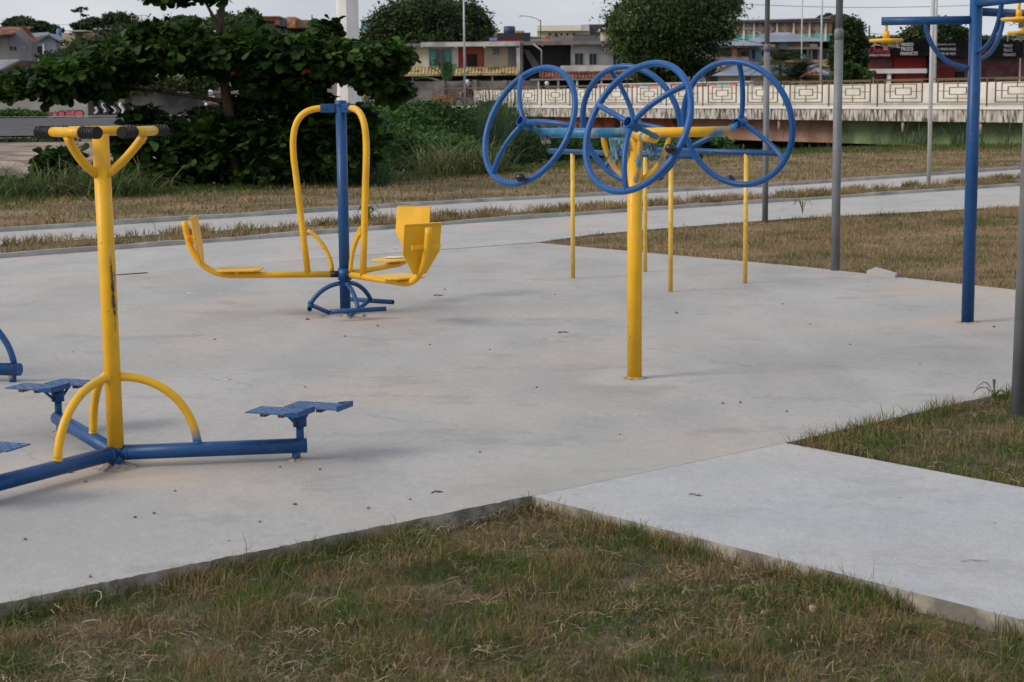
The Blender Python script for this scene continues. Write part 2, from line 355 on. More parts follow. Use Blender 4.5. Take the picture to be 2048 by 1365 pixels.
def paint_mat(name, col, alt=None, amt=0.0, ascale=9, rough=.34, zsplit=None, zcol=None, wear=(.20, .17, .14), wear_amt=.70, dirt=.42):
    """gloss paint with faint dirt, chips down to metal, optional patches of another paint"""
    m = bpy.data.materials.new(name); MATS[name] = m; m.use_nodes = True; n = m.node_tree; P = n.nodes['Principled BSDF']; Lk = n.links.new
    P.inputs['Specular IOR Level'].default_value = .36
    t = n.nodes.new('ShaderNodeTexCoord'); obj = t.outputs['Object']
    def noise(s, d):
        q = n.nodes.new('ShaderNodeTexNoise'); q.inputs['Scale'].default_value = s; q.inputs['Detail'].default_value = d; Lk(obj, q.inputs['Vector']); return q.outputs[0]
    def rmp(v, a, b, ca, cb):
        q = n.nodes.new('ShaderNodeValToRGB'); q.color_ramp.elements[0].position = a; q.color_ramp.elements[1].position = b
        q.color_ramp.elements[0].color = (*ca, 1); q.color_ramp.elements[1].color = (*cb, 1); Lk(v, q.inputs[0]); return q.outputs[0]
    def mixc(f, a, b):
        q = n.nodes.new('ShaderNodeMix'); q.data_type = 'RGBA'
        if isinstance(f, float): q.inputs[0].default_value = f
        else: Lk(f, q.inputs[0])
        for i, v in ((6, a), (7, b)):
            if isinstance(v, tuple): q.inputs[i].default_value = (*v, 1)
            else: Lk(v, q.inputs[i])
        return q.outputs[2]
    c = Vector(col); base = rmp(noise(7, 5), .3, .7, tuple(c * .88), tuple(c * 1.08))
    if alt: base = mixc(rmp(noise(ascale, 3), .5 - amt * .3, .62 - amt * .3, (0, 0, 0), (1, 1, 1)), base, alt)
    if zsplit is not None:
        sp = n.nodes.new('ShaderNodeSeparateXYZ'); Lk(obj, sp.inputs[0])
        mr = n.nodes.new('ShaderNodeMapRange'); mr.inputs[1].default_value = zsplit + .04; mr.inputs[2].default_value = zsplit - .04; Lk(sp.outputs[2], mr.inputs[0])
        base = mixc(mr.outputs[0], base, zcol)
    base = mixc(rmp(noise(26, 9), .58, .80, (0, 0, 0), (dirt, dirt, dirt)), base, (.50, .42, .32))
    base = mixc(rmp(noise(38, 5), wear_amt, wear_amt + .02, (0, 0, 0), (1, 1, 1)), base, wear)
    Lk(base, P.inputs['Base Color'])
    q = n.nodes.new('ShaderNodeMapRange'); q.inputs[3].default_value = rough - .06; q.inputs[4].default_value = rough + .22; Lk(noise(12, 4), q.inputs[0]); Lk(q.outputs[0], P.inputs['Roughness'])
    bp = n.nodes.new('ShaderNodeBump'); bp.inputs['Strength'].default_value = .12; bp.inputs['Distance'].default_value = .004; Lk(noise(60, 3), bp.inputs['Height']); Lk(bp.outputs[0], P.inputs['Normal'])
    return m
YEL = (.80, .435, .016); BLU = (.009, .066, .205)
M_yel = paint_mat('yellow_paint', YEL); M_blu = paint_mat('blue_paint', BLU, dirt=.12, wear=(.10, .13, .2), wear_amt=.76)
M_wheelblu = paint_mat('wheel_blue_paint', (.010, .092, .30), dirt=.08, wear=(.35, .3, .25), wear_amt=.78, rough=.28)
M_patch = paint_mat('yellow_blue_overspray', YEL, alt=(.06, .24, .38), amt=.0, ascale=5)
M_bluyel = paint_mat('blue_yellow_overspray', (.035, .20, .38), alt=(.62, .42, .10), amt=-.25, ascale=5)
M_yelblubottom = paint_mat('yellow_paint_blue_foot', YEL, zsplit=.15, zcol=(.03, .13, .30))
M_yelleg = paint_mat('yellow_leg_paint', (.76, .45, .04), alt=(.70, .50, .14), amt=.1, ascale=14, zsplit=None)
M_black = mat('black_rubber', (.012, .012, .013), .55, .2)
M_galv = mat('galvanised_pole', (.42, .43, .44), .5, .1, 3, metal=.3)
M_grey = mat('grey_pole_paint', (.17, .176, .19), .5, .1, 5)
M_rust = mat('rust', (.22, .08, .035), .85, .4, 20)
# ---------------------------------------------------------------- ground, slabs, kerbs, lawns
def bank_y(x):                                        # far edge of the park lawn
    xs = [-60, -14, -8.6, -5.25, -0.8, 4.5, 12.1, 20, 60]; ys = [24, 28, 29.7, 33.2, 38.8, 49, 54.5, 56, 60]
    return np.interp(x, xs, ys)
def terrain(x, y):
    s = y - bank_y(x)
    k = np.clip(s / 4, 0, 1); k = k * k * (3 - 2 * k); z = -.09 - 1.25 * k
    wdt = np.interp(x, [-10, 0, 8, 14], [9, 14, 6, 4.5])
    rise = np.where(x > -5, np.maximum(s - 4 - wdt, -99) * 0 + (y - (60 + (17.5 - np.clip(x, -5, 40)) * 1.914) - 7), s - 4 - wdt)
    r = np.clip(rise / 7, 0, 1); r = r * r * (3 - 2 * r); z = z + 1.30 * r
    far = np.clip((y - 78) / 22, 0, 1); z = z + .62 * far * np.clip(r, 0, 1)
    hill = np.clip((y - 170) / 260, 0, 1) * (1 - np.clip((x / np.maximum(y, 1) - .185) / .03, 0, 1)); z = z + 15 * hill * hill * (3 - 2 * hill)
    return z
def grid_mesh(name, xs, ys, fz, m):
    X, Y = np.meshgrid(xs, ys); Z = fz(X, Y); V = np.stack([X, Y, Z], -1).reshape(-1, 3); nx = len(xs)
    i = np.arange(len(ys) - 1)[:, None] * nx + np.arange(nx - 1)[None]; i = i.ravel()
    return npmesh(name, V, np.stack([i, i + 1, i + 1 + nx, i + nx], 1), m, smooth=True)
xs = np.concatenate([[-3000, -1000, -400, -200, -120], np.arange(-80, 80.1, 1.6), [120, 200, 400, 1000, 3000]])
ys = np.concatenate([[-60, -10, 0], np.arange(10, 130, 1.5), np.arange(130, 520, 12), [800, 1500, 4000]])
M_soil = mat('soil', (.12, .088, .06), .95, .35, .9, bump=.5, bscale=6)
struct(grid_mesh('ground', xs, ys, terrain, M_soil))
front = [G(-1500, 1480), G(0, 1207), G(300, 1146), G(640, 1077), G(1063, 992)]
fr_r = [G(1570, 886), G(1946, 800), G(2048, 779), G(2600, 668)]
back_e = [G(2600, 632), G(2048, 582), G(1600, 533), G(1075, 486), G(500, 528), G(0, 572), G(-1500, 716)]
def jitter(pts, n=10, a=.008):
    out_ = []
    for i in range(len(pts) - 1):
        for k in range(n):
            p = pts[i].lerp(pts[i + 1], k / n); q = (pts[i + 1] - pts[i]).normalized(); s_ = Vector((-q.y, q.x, 0))
            out_.append(p + s_ * random.uniform(-a, a) * (0 if k == 0 else 1))
    return out_ + [pts[-1]]
YP = G(232, 905, .07); WP = G(1269, 757); AP = G(691, 630); RP = G(1935, 645)
SAND = (.50, .40, .32); DRK = (.30, .29, .28); LGT = (.56, .54, .52)
ST = [(YP.x - .1, YP.y - .05, .45, SAND, .8), (YP.x + .85, YP.y + .15, .40, DRK, .7), (YP.x - .45, YP.y + .9, .55, DRK, .6), (YP.x + .2, YP.y - .1, .5, SAND, .5),
      (WP.x, WP.y, .32, LGT, .8), (WP.x - .3, WP.y - .1, .6, DRK, .35), (AP.x, AP.y, .5, SAND, .7), (RP.x, RP.y, .42, SAND, .6),
      (RP.x + .6, RP.y + 2.0, .9, (.50, .38, .26), .5), (G(1250, 950).x, G(1250, 950).y, .7, (.36, .36, .33), .55), (G(1100, 985).x, G(1100, 985).y, .45, (.34, .33, .28), .6),
      (G(100, 1060).x, G(100, 1060).y, .7, (.33, .33, .34), .5)]
C1, C2 = (.362, .356, .350), (.436, .424, .410)
M_conc = concrete_mat('pad_concrete', C1, C2, ST)
M_conc2 = concrete_mat('path_concrete', (.39, .387, .385), (.46, .448, .435))
M_conc3 = concrete_mat('new_path_concrete', (.40, .415, .435), (.445, .455, .467), fine=.14, streak=(1, 1, 1))
M_kerb = mat('kerb_concrete', (.34, .33, .315), .9, .25, 2.5, col2=(.50, .485, .46), bump=.5, t0=.3, t1=.7, detail=8)
M_edge = mat('rough_concrete_edge', (.25, .225, .195), .95, .25, 8, col2=(.37, .335, .29), bump=.35, bscale=30)
def slab(name, poly, z1, m, z0=-.12, edge=None):
    b = MB(); n = len(poly); b.add([(p.x, p.y, z0) for p in poly] + [(p.x, p.y, z1) for p in poly], [])
    b.f.append(list(range(n, 2 * n))); b.mi.append(0); b.sm.append(False)
    for i in range(n): b.f.append([i, (i + 1) % n, n + (i + 1) % n, n + i]); b.mi.append(1); b.sm.append(False)
    return struct(b.build(name, [m, edge or M_edge]))
pad_poly = jitter(front, 30) + jitter(fr_r, 24) + back_e
slab('exercise_pad', pad_poly, 0.0, M_conc)
gapn = Vector((0, .006, 0))
kerb1 = [(-1500, 620), (0, 517), (470, 482), (950, 446), (1348, 418), (1600, 402), (2045, 372), (2700, 330)]
tri_back = [(1075, 485), (1180, 470), (1300, 459), (1587, 437), (2048, 413), (2700, 378)]
near_path = [q + gapn for q in [back_e[6], back_e[5], back_e[4]]] + [G(1075, 485) + gapn] + [G(*p) for p in tri_back[1:]] + [G(*p) for p in kerb1[::-1]]
slab('near_walkway', near_path, 0.0, M_conc2)
dn = (G(1063, 992) - G(1570, 886)).normalized(); gp = Vector((dn.y, -dn.x, 0)); gp = gp if gp.y < 0 else -gp
strip = [G(1063, 992) + gp * .0003, G(1570, 886) + gp * .0003, G(2048, 975), G(2700, 1094), G(3400, 1580), G(2700, 1404), G(2048, 1240)]
slab('entry_path', strip, -.001, M_conc3)
far_front = [(-1500, 603), (0, 489), (250, 472), (700, 444), (950, 429), (1348, 404), (1600, 389), (2045, 354), (2700, 312)]
far_back = [(-1500, 565), (0, 463), (470, 434), (950, 404), (1330, 384), (1600, 369), (2045, 338), (2700, 300)]
slab('far_walkway', [G(*p) for p in far_front] + [G(*p) for p in far_back[::-1]], -.01, M_conc2)
def kerb(name, pts, wd=.10, h=.048):
    P = [G(*p) for p in pts]; b = MB(); Pn = []
    for i in range(len(P) - 1):
        for k in range(6): Pn.append(P[i].lerp(P[i + 1], k / 6))
    Pn.append(P[-1]); vs = []
    for p in Pn:
        j = random.uniform(-.012, .012); hh = h + random.uniform(-.012, .010)
        vs += [(p.x, p.y + j, -.1), (p.x, p.y + j + .01, hh), (p.x, p.y + wd + j, hh), (p.x, p.y + wd, -.1)]
    fs = [(4 * i + a, 4 * i + a + 1, 4 * i + a + 5, 4 * i + a + 4) for i in range(len(Pn) - 1) for a in range(3)]
    b.add(vs, fs); return struct(b.build(name, M_kerb))
kerb('near_kerb', kerb1); kerb('far_kerb', far_back)
# lawn sheets
M_thatch = mat('lawn_thatch', (.085, .066, .038), .95, .3, 9.0, col2=(.13, .10, .06), bump=.7, bscale=60)
M_thatch_far = mat('far_lawn_thatch', (.13, .11, .045), .95, .3, .6, col2=(.26, .18, .10), bump=.8, bscale=10, t0=.38, t1=.62)
def sheet(name, poly, z, m):
    b = MB(); b.add([(p.x, p.y, z) for p in poly], [list(range(len(poly)))]); return struct(b.build(name, m))
lawnA = [front[0], front[1], front[4], G(2048, 1240), G(3400, 1580), Vector((6, 2, 0)), Vector((-9, 2, 0))]
lawnB = [G(1570, 887), G(1946, 801), G(2048, 780), G(2600, 669), G(2700, 1094), G(2048, 975)]
lawnC = [G(1080, 486), G(1600, 534), G(2048, 583), G(2600, 633)] + [G(*p) for p in tri_back[::-1]]
lawnD = [G(*p) for p in kerb1] + [G(*p) for p in far_front[::-1]]
bx_ = [-34, -22, -14, -8.6, -5.25, -.8, 4.5, 12.1, 20, 26]
lawnE = [G(*p) for p in far_back] + [Vector((x, float(bank_y(x)) + .3, 0)) for x in bx_[::-1]]
sheet('front_lawn', lawnA, -.065, M_thatch); sheet('side_lawn', lawnB, -.03, M_thatch)
sheet('triangle_lawn', lawnC, -.025, M_thatch_far); sheet('verge', lawnD, -.02, M_thatch_far); sheet('far_lawn', lawnE, -.02, M_thatch_far)
GA = ((.058, .098, .020), (.120, .175, .042)); SA = ((.165, .112, .050), (.34, .25, .125))
M_g1 = grass_mat('grass_near', *GA, *SA, bias=.44, nscale=3.2, mixw=.50)
M_g2 = grass_mat('grass_far', (.095, .110, .028), (.135, .14, .045), (.245, .165, .085), (.42, .30, .175), bias=.64, nscale=1.1, mixw=.45)
M_g3 = grass_mat('grass_green_edge', (.045, .085, .018), (.075, .125, .03), (.12, .11, .045), (.16, .14, .06), bias=.15, nscale=1.0, mixw=.3)
def sample(poly, n, ylim=None):
    a = np.array([[p.x, p.y] for p in poly]); lo, hi = a.min(0), a.max(0)
    if ylim: lo[1] = max(lo[1], ylim[0]); hi[1] = min(hi[1], ylim[1])
    P = RNG.uniform(lo, hi, (int(n * 3), 2)); P = P[in_poly(P, a)]
    frus = np.abs(P[:, 0]) < P[:, 1] * .325 + .5; return P[frus][:n]
def lawn(name, poly, n, z, h, wd, m, lab, ylim=None, lean=.75, hn=2.2, edge=None):
    P = sample(poly, n, ylim); P = P[fastnoise(P[:, 0], P[:, 1], hn * 2.3, 31) + RNG.uniform(-.25, .25, len(P)) > -.72]
    nz_ = fastnoise(P[:, 0], P[:, 1], hn, 5) + .6 * fastnoise(P[:, 0], P[:, 1], hn * 3, 6)
    hh = h * RNG.uniform(.5, 1.35, len(P)) * np.clip(1 + .5 * nz_, .35, 2)
    roots = np.column_stack([P, np.full(len(P), z) + np.clip(nz_, -.3, 1.2) * h * .30])
    roots[:, :2] += RNG.normal(0, .006, (len(P), 2)); hh = np.where(RNG.uniform(0, 1, len(P)) > .97, hh * 1.9, hh)
    V, F = blades(roots, hh, wd * RNG.uniform(.6, 1.4, len(P)), lean=lean, curl=.5)
    return stuff(npmesh(name, V, F, m), lab)
lawn('front_grass', lawnA, 150000, -.065, .050, .0028, M_g1, 'mixed green and straw coloured lawn grass in the foreground', ylim=(4.2, 9.5), lean=.97, hn=4.5)
lawn('side_grass', lawnB, 34000, -.03, .055, .0036, M_g1, 'grass patch between the entry path and the exercise pad', ylim=(6, 12), lean=.9)
lawn('triangle_grass', lawnC, 80000, -.025, .055, .006, M_g2, 'dry brown lawn wedge behind the parallel bars', ylim=(12, 27), lean=.97, hn=2.0)
lawn('verge_grass', lawnD, 42000, -.02, .085, .010, M_g2, 'strip of dry grass between the two walkways', ylim=(20, 40), lean=.8, hn=1.3)
lawn('far_lawn_grass', lawnE, 110000, -.02, .062, .014, M_g2, 'dry brown lawn beyond the far walkway', ylim=(20, 60), lean=.97, hn=1.1)
# green rim of the far lawn
nP = 26000; xx = RNG.uniform(-13, 20, nP); yy = bank_y(xx) + .6 - np.abs(RNG.normal(0, 1.0, nP)) * np.interp(xx, [-10, 5, 15], [1.2, 1.5, 2.6])
V, F = blades(np.column_stack([xx, yy, np.full(nP, -.02)]), RNG.uniform(.05, .16, nP), RNG.uniform(.010, .022, nP), lean=.7)
stuff(npmesh('bank_edge_grass', V, F, M_g3), 'greener grass along the top of the creek bank')
# straw and green tufts that break up the slab edges
def edge_tufts(name, line, n, h, side, z, m, lab, spread=.05, wd=.003):
    P = []
    for i in range(len(line) - 1):
        a, b = line[i], line[i + 1]
        q = (b - a); s_ = Vector((-q.y, q.x, 0)).normalized() * side
        for _ in range(int(n * q.length)):
            t = random.random()
            if mnoise.noise(((a.x + q.x * t) * 2.3, (a.y + q.y * t) * 2.3, 3.1)) + .25 < random.random() * .6: continue
            p = a + q * t + s_ * abs(random.gauss(0, spread)); P.append((p.x, p.y, z))
    P = np.array(P); V, F = blades(P, h * RNG.uniform(.4, 1.5, len(P)), wd * RNG.uniform(.6, 1.5, len(P)), lean=.8)
    return stuff(npmesh(name, V, F, m), lab)
edge_tufts('pad_edge_grass', front[1:], 1100, .070, -1, -.065, M_g1, 'taller grass tufts along the front edge of the pad')
edge_tufts('entry_path_edge_grass', [G(1063, 992), G(1560, 1117), G(2048, 1240), G(2300, 1304)], 1900, .072, -1, -.065, M_g1, 'grass tufts leaning on the near edge of the entry path')
edge_tufts('side_lawn_edge_grass', [G(1600, 880), G(1946, 801), G(2100, 770)], 1500, .085, -1, -.03, M_g1, 'grass tufts along the pad edge by the grey pole')
edge_tufts('walkway_edge_grass', [G(*p) + Vector((0, .12, 0)) for p in kerb1[1:7]], 900, .14, 1, -.02, M_g2, 'ragged grass leaning over the near kerb', spread=.15, wd=.010)
edge_tufts('far_walkway_edge_grass', [G(*p) for p in far_front[1:8]], 700, .12, -1, -.02, M_g2, 'ragged grass along the front edge of the far walkway', spread=.12, wd=.010)
# cut dry stalks lying flat over the near lawns
def fallen(name, poly, n, z, L_, wd, m, lab, ylim):
    P = sample(poly, n, ylim); keep = fastnoise(P[:, 0], P[:, 1], 3.0, 15) + RNG.uniform(-.6, .6, len(P)) > 0; P = P[keep]; N = len(P)
    roots = np.column_stack([P, z + RNG.uniform(.012, .05, N)]); a = RNG.uniform(0, 2 * math.pi, N); l = L_ * RNG.uniform(.4, 1.5, N)
    d = np.stack([np.cos(a), np.sin(a), RNG.uniform(-.25, .45, N)], 1); s_ = np.stack([-np.sin(a), np.cos(a), RNG.uniform(-.5, .5, N)], 1); w_ = wd * RNG.uniform(.6, 1.4, N)
    mid = roots + d * l[:, None] * .5 + np.stack([RNG.normal(0, .004, N)] * 2 + [RNG.uniform(0, .008, N)], 1)
    V = np.stack([roots - s_ * w_[:, None] / 2, roots + s_ * w_[:, None] / 2, mid + s_ * w_[:, None] * .5, mid - s_ * w_[:, None] * .5, roots + d * l[:, None] + s_ * w_[:, None] * .2, roots + d * l[:, None] - s_ * w_[:, None] * .2], 1).reshape(-1, 3)
    q = np.arange(N)[:, None] * 6; return stuff(npmesh(name, V, np.concatenate([q + np.array([0, 1, 2, 3]), q + np.array([3, 2, 4, 5])]), m), lab)
M_straw = mat('dry_straw', (.20, .14, .08), .8, .2, 6, col2=(.36, .27, .165), island=.35)
fallen('dry_stalks', lawnA, 26000, -.065, .050, .0018, M_straw, 'dry cut stalks lying through the foreground lawn', (4.2, 9.5))
fallen('dry_stalks', lawnB, 5000, -.03, .055, .0022, M_straw, 'dry cut stalks lying in the side lawn patch', (6, 12))
# ================================================================ exercise equipment
def plate_slab(cx, cy, z, ang, ln, wd, th=.006):
    u = Vector((math.cos(ang), math.sin(ang), 0)); v = Vector((-u.y, u.x, 0)); c = Vector((cx, cy, z))
    return [c - u * ln / 2 - v * wd / 2, c + u * ln / 2 - v * wd / 2, c + u * ln / 2 + v * wd / 2, c - u * ln / 2 + v * wd / 2], u, v
M_tread = paint_mat('blue_tread_paint', (.045, .11, .25), wear=(.12, .07, .05), wear_amt=.68, rough=.42)
def weld(g, p, ax, r): g.lathe([(r, -.006), (r + .0018, -.002), (r + .0018, .003), (r, .007)], p, ax, 18)
def pedal_pair(th, at, ang, z=.245):
    """two treaded foot plates side by side on a welded post, each with a raised heel lip"""
    pst = MB(); pst.tube([(at.x, at.y, .07), (at.x, at.y, z - .07)], .018); pst.build('pedal_post', M_blu, th)
    h = MB(); h.tube([(at.x, at.y, z - .080), (at.x, at.y, z - .02)], .032)
    for s_ in (-1, 1):
        dv = Vector((-math.sin(ang), math.cos(ang), 0)) * s_
        h.tube([Vector((at.x, at.y, z - .075)) + dv * .02, Vector((at.x, at.y, z - .014)) + dv * .11], .007, seg=8)
    h.build('pedal_hub', M_blu, th)
    for s_, du in ((-1, -.02), (1, .085)):
        u = Vector((math.cos(ang), math.sin(ang), 0)); v = Vector((-u.y, u.x, 0)); c = Vector((at.x, at.y, z)) + v * s_ * .088 + u * (du - .03)
        b = MB(); q = [c + u * a + v * e for a, e in ((-.14, -.08), (.13, -.08), (.13, .08), (-.14, .08))]
        b.slab([tuple(p) for p in q], (0, 0, 1), .006)
        for i in range(9):                                    # raised tread bars in a chevron
            for j in range(5):
                p = c + u * (-.125 + i * .030) + v * (-.062 + j * .031) + Vector((0, 0, .0068))
                b.box(p, (.019, .003, .0016), rz=ang + (R(45) if (i + j) % 2 else R(-45)))
        pl = b.build('foot_plate', M_tread, th)
        l = MB(); l.slab([c + u * .128 + v * -.078 + Vector((0, 0, -.006)), c + u * .128 + v * .078 + Vector((0, 0, -.006)), c + u * .128 + v * .078 + Vector((0, 0, .020)), c + u * .128 + v * -.078 + Vector((0, 0, .020))], u, .006)
        l.slab([c + u * .06 + v * -.082 * s_ * -1 + Vector((0, 0, -.006)), c + u * .134 + v * .082 * s_ + Vector((0, 0, -.006)), c + u * .134 + v * .082 * s_ + Vector((0, 0, .020)), c + u * .06 + v * .082 * s_ + Vector((0, 0, .010))], v * s_, .005)
        l.build('heel_lip', M_blu, pl)
        r_ = MB()
        for a in (-.06, .03):
            r_.box(c + u * a + Vector((0, 0, -.008)), (.025, .13, .015), rz=ang)
        r_.build('plate_bracket', M_rust, pl)
def stepper(loc, label, dirs, mp_, mb_, mfoot, grips=True, tilt=0.0, pedals=True, sub=None):
    th = thing('outdoor_stepper', label, 'exercise machine', (loc.x, loc.y, 0))
    b = MB(); b.tube([(0, 0, .095), (-.004, 0, .8), (-.012, 0, 1.50)], .0370, seg=24); b.build('post', mp_, th)
    b = MB(); b.tube([(0, 0, -.01), (0, 0, .094)], .0365, seg=24); b.build('base_hub', mb_, th)
    for k, (a, ln) in enumerate(dirs):
        c = MB(); e = pol(a, ln, .068)
        c.tube([pol(a, .0, .068), e], .0345, seg=20); weld(c, pol(a, .045, .068), pol(a, 1), .0345); c.build('base_arm', mb_, th)
        f = MB(); f.tube([pol(a, ln - .05, -.01), pol(a, ln - .05, .05)], .020); f.build('base_foot', M_rustblu, th)
        q = MB(); q.tube(bez(pol(a, .02, .415), pol(a, .20, .42), pol(a, .352, .29), pol(a, .365, .09), 18), .0195)
        weld(q, pol(a, .3645, .102), (0, 0, 1), .0195); weld(q, pol(a, .040, .416), pol(a, 1), .0195); q.build('base_brace', mfoot[k], th)
        if pedals: pedal_pair(th, pol(a, ln - .03), R(-20) if k < 2 else R(160), .238)
        if grips:
            ga = (R(-8), R(106), R(222))[k]; gr = (.20, .145, .16)[k]; ox = Vector((.012, 0, 0))
            q = MB(); q.tube(bez(pol(ga, .025, 1.325) - ox, pol(ga, .115, 1.385) - ox, pol(ga, gr, 1.495) - ox, n=10), .0195); q.build('handle_brace', M_yel, th)
            t_ = pol(ga + math.pi / 2, 1); ctr = pol(ga, gr, 1.513) - ox
            q = MB(); q.tube([ctr - t_ * .17, ctr + t_ * .17], .0220, seg=18); hb = q.build('handlebar', M_yel, th)
            for s_ in (-1, 1):
                g = MB(); g.tube([ctr + t_ * s_ * .135, ctr + t_ * s_ * .266], .0228, seg=18)
                for r0 in (.139, .260): g.lathe([(.0240, -.004), (.0275, -.003), (.0275, .003), (.0240, .004)], ctr + t_ * s_ * r0, t_, 18)
                for i in range(12):
                    for j in range(5):
                        aa = 2 * math.pi * (i + .5 * (j % 2)) / 12; ax = t_; uu = Vector((0, 0, 1)); vv = ax.cross(uu)
                        pc = ctr + t_ * s_ * (.153 + j * .0225) + (uu * math.cos(aa) + vv * math.sin(aa)) * .0242
                        Mx = Matrix((ax, vv * math.cos(aa) - uu * math.sin(aa), uu * math.cos(aa) + vv * math.sin(aa))).transposed()
                        g.box(pc, (.006, .009, .0045), M=Mx @ Matrix.Rotation(R(30), 3, 'Z'))
                g.build('grip', M_black, hb)
    return th
M_rustblu = paint_mat('blue_rusting_paint', BLU, alt=(.24, .09, .03), amt=.1, ascale=25)
st = stepper(YP, 'yellow post stepper with triangular black gripped handlebar and blue three arm base', [(R(9), .86), (R(119), 1.02), (R(240), .90)], M_yel, M_blu, [M_yelblubottom, M_yel, M_yel])
chip = MB(); random.seed(3)                                   # a long flake of missing paint down the post
def flake(z0, z1, a0, wid, seed):
    random.seed(seed); n = 16; lft = []; rgt = []; r_ = .0412
    for i in range(n + 1):
        z = z0 + (z1 - z0) * i / n; w_ = wid * math.sin(math.pi * (i + .3) / (n + .6)) * random.uniform(.35, 1.3); c = a0 + random.uniform(-.05, .05)
        lft.append((math.cos(c - w_) * r_, math.sin(c - w_) * r_, z)); rgt.append((math.cos(c + w_) * r_, math.sin(c + w_) * r_, z))
    for i in range(n): chip.add([lft[i], rgt[i], rgt[i + 1], lft[i + 1]], [(0, 1, 2, 3)])
va = math.atan2(-YP.y, -YP.x)
flake(.69, .90, va + .42, .20, 5); flake(.80, .97, va + .30, .09, 6); flake(.66, .78, va + .62, .06, 9); flake(.83, .90, va + .66, .07, 12); flake(.62, .68, va + .5, .04, 4)
chip.build('bare_metal_patch', mat('bare_dark_metal', (.07, .068, .07), .6, .3, 30), st)
# second, blue machine at the left edge of the frame
bp_ = G(34, 741, .07); ba = R(-12)
st2 = thing('outdoor_stepper', 'blue machine cut by the left frame edge, only an arched brace and base arm showing', 'exercise machine', (bp_.x - math.cos(ba) * .75, bp_.y - math.sin(ba) * .75, 0))
b = MB(); b.tube([(0, 0, 0), (0, 0, 1.45)], .04, seg=20); b.build('post', M_blu, st2)
for k in range(3):
    a = ba + k * R(120)
    b = MB(); b.tube([pol(a, 0, .075), pol(a, .77, .075)], .038, seg=20); b.build('base_arm', M_blu, st2)
    b = MB(); b.tube([pol(a, .72, -.01), pol(a, .72, .05)], .022); b.build('base_foot', M_rustblu, st2)
    b = MB(); b.tube(bez(pol(a, .02, .52), pol(a, .42, .50), pol(a, .70, .36), pol(a, .735, .10), 20), .019); b.build('base_brace', M_blu, st2)
    b = MB(); b.tube([pol(a, .02, 1.42), pol(a, .35, 1.42)], .02); b.build('handlebar', M_blu, st2)

# ---- leg press with three swinging seats
lp = thing('leg_press', 'blue post leg press with three yellow swinging seats around it', 'exercise machine', (AP.x, AP.y, 0))
b = MB(); b.tube([(0, 0, 0), (0, 0, 1.62)], .041, seg=24); b.build('post', M_blu, lp)
b = MB(); b.tube([(0, 0, .27), (0, 0, .36)], .052, seg=24); b.build('collar', M_blu, lp)
def swing(a):
    t_ = pol(a + math.pi / 2, 1)
    sw = MB()
    P = [pol(a, .10, .315), pol(a, .83, .315)] + bez(pol(a, .86, .315), pol(a, 1.12, .325), pol(a, 1.19, .52), pol(a, 1.21, .735), 14)
    sw.tube(P, .0245, seg=16)
    arm = sw.build('seat_arm', M_yel, lp)
    h = MB()
    h.tube([pol(a, .28, .315), pol(a, .31, .62), pol(a, .338, .92)] + bez(pol(a, .358, 1.12), pol(a, .405, 1.50), pol(a, .30, 1.578), pol(a, .125, 1.575), 20), .0245, seg=16)
    h.build('hanger', M_yel, lp)
    g = MB(); g.tube(bez(pol(a, .275, .65), pol(a, .20, .62), pol(a, .10, .48), pol(a, .095, .34), 12), .0165, seg=12); g.build('brace', M_yel, lp)
    g = MB(); g.tube([pol(a, .045, .315), pol(a, .105, .315)], .026, seg=14); g.build('bearing', M_black, lp)
    g = MB(); c = pol(a, .11, 1.575); g.box(pol(a, .10, 1.575), (.11, .055, .065), rz=a)
    for s_ in (-1, 1): g.tube([pol(a, .115, 1.575) + t_ * s_ * .027, pol(a, .115, 1.575) + t_ * s_ * .036], .011, seg=6)
    g.build('bracket', M_blu, lp, bevel=.004)
    # seat: octagonal board on a small bracket
    g = MB(); w_, l_ = .15, .17; cc = pol(a, .80, .352)
    oc = [(-l_, -w_ + .05), (-l_ + .05, -w_), (l_ - .05, -w_), (l_, -w_ + .05), (l_, w_ - .05), (l_ - .05, w_), (-l_ + .05, w_), (-l_, w_ - .05)]
    u = pol(a, 1)
    g.slab([cc + u * x + t_ * y for x, y in oc], (0, 0, 1), .013); seat = g.build('seat', M_yel, lp, bevel=.003)
    g = MB(); g.box(pol(a, .82, .335), (.03, .09, .03), rz=a); g.build('seat_bracket', M_yel, seat)
    # backrest: board with trimmed lower corners, leaning back
    g = MB(); lean = Vector((math.cos(a) * .16, math.sin(a) * .16, 1)).normalized(); bc = pol(a, 1.075, .40)
    sh = [(-.055, 0), (.055, 0), (.155, .16), (.155, .37), (-.155, .37), (-.155, .16)]
    nrm = t_.cross(lean); 
    g.slab([bc + t_ * x + lean * y for x, y in sh], nrm, .012); g.slab([bc + t_ * x * 1.0 + lean * y - nrm * .0 for x, y in [(-.155, .362), (.155, .362), (.155, .372), (-.155, .372)]], -nrm * (1 if nrm.dot(u) < 0 else -1), .02)
    back = g.build('backrest', M_yel, lp, bevel=.002)
    g = MB(); mid = bc + lean * .20; g.box(pol(a, 1.175, .60), (.012, .24, .030), rz=a); g.box(pol(a, 1.145, .60), (.055, .03, .03), rz=a)
    g.build('backrest_strap', M_yel, back)
for a in (R(181), R(-55), R(65)): swing(a)
b = MB(); b.lathe([(.0, 1.635), (.045, 1.63), (.045, 1.60)], seg=20); b.build('post_cap', M_blu, lp)
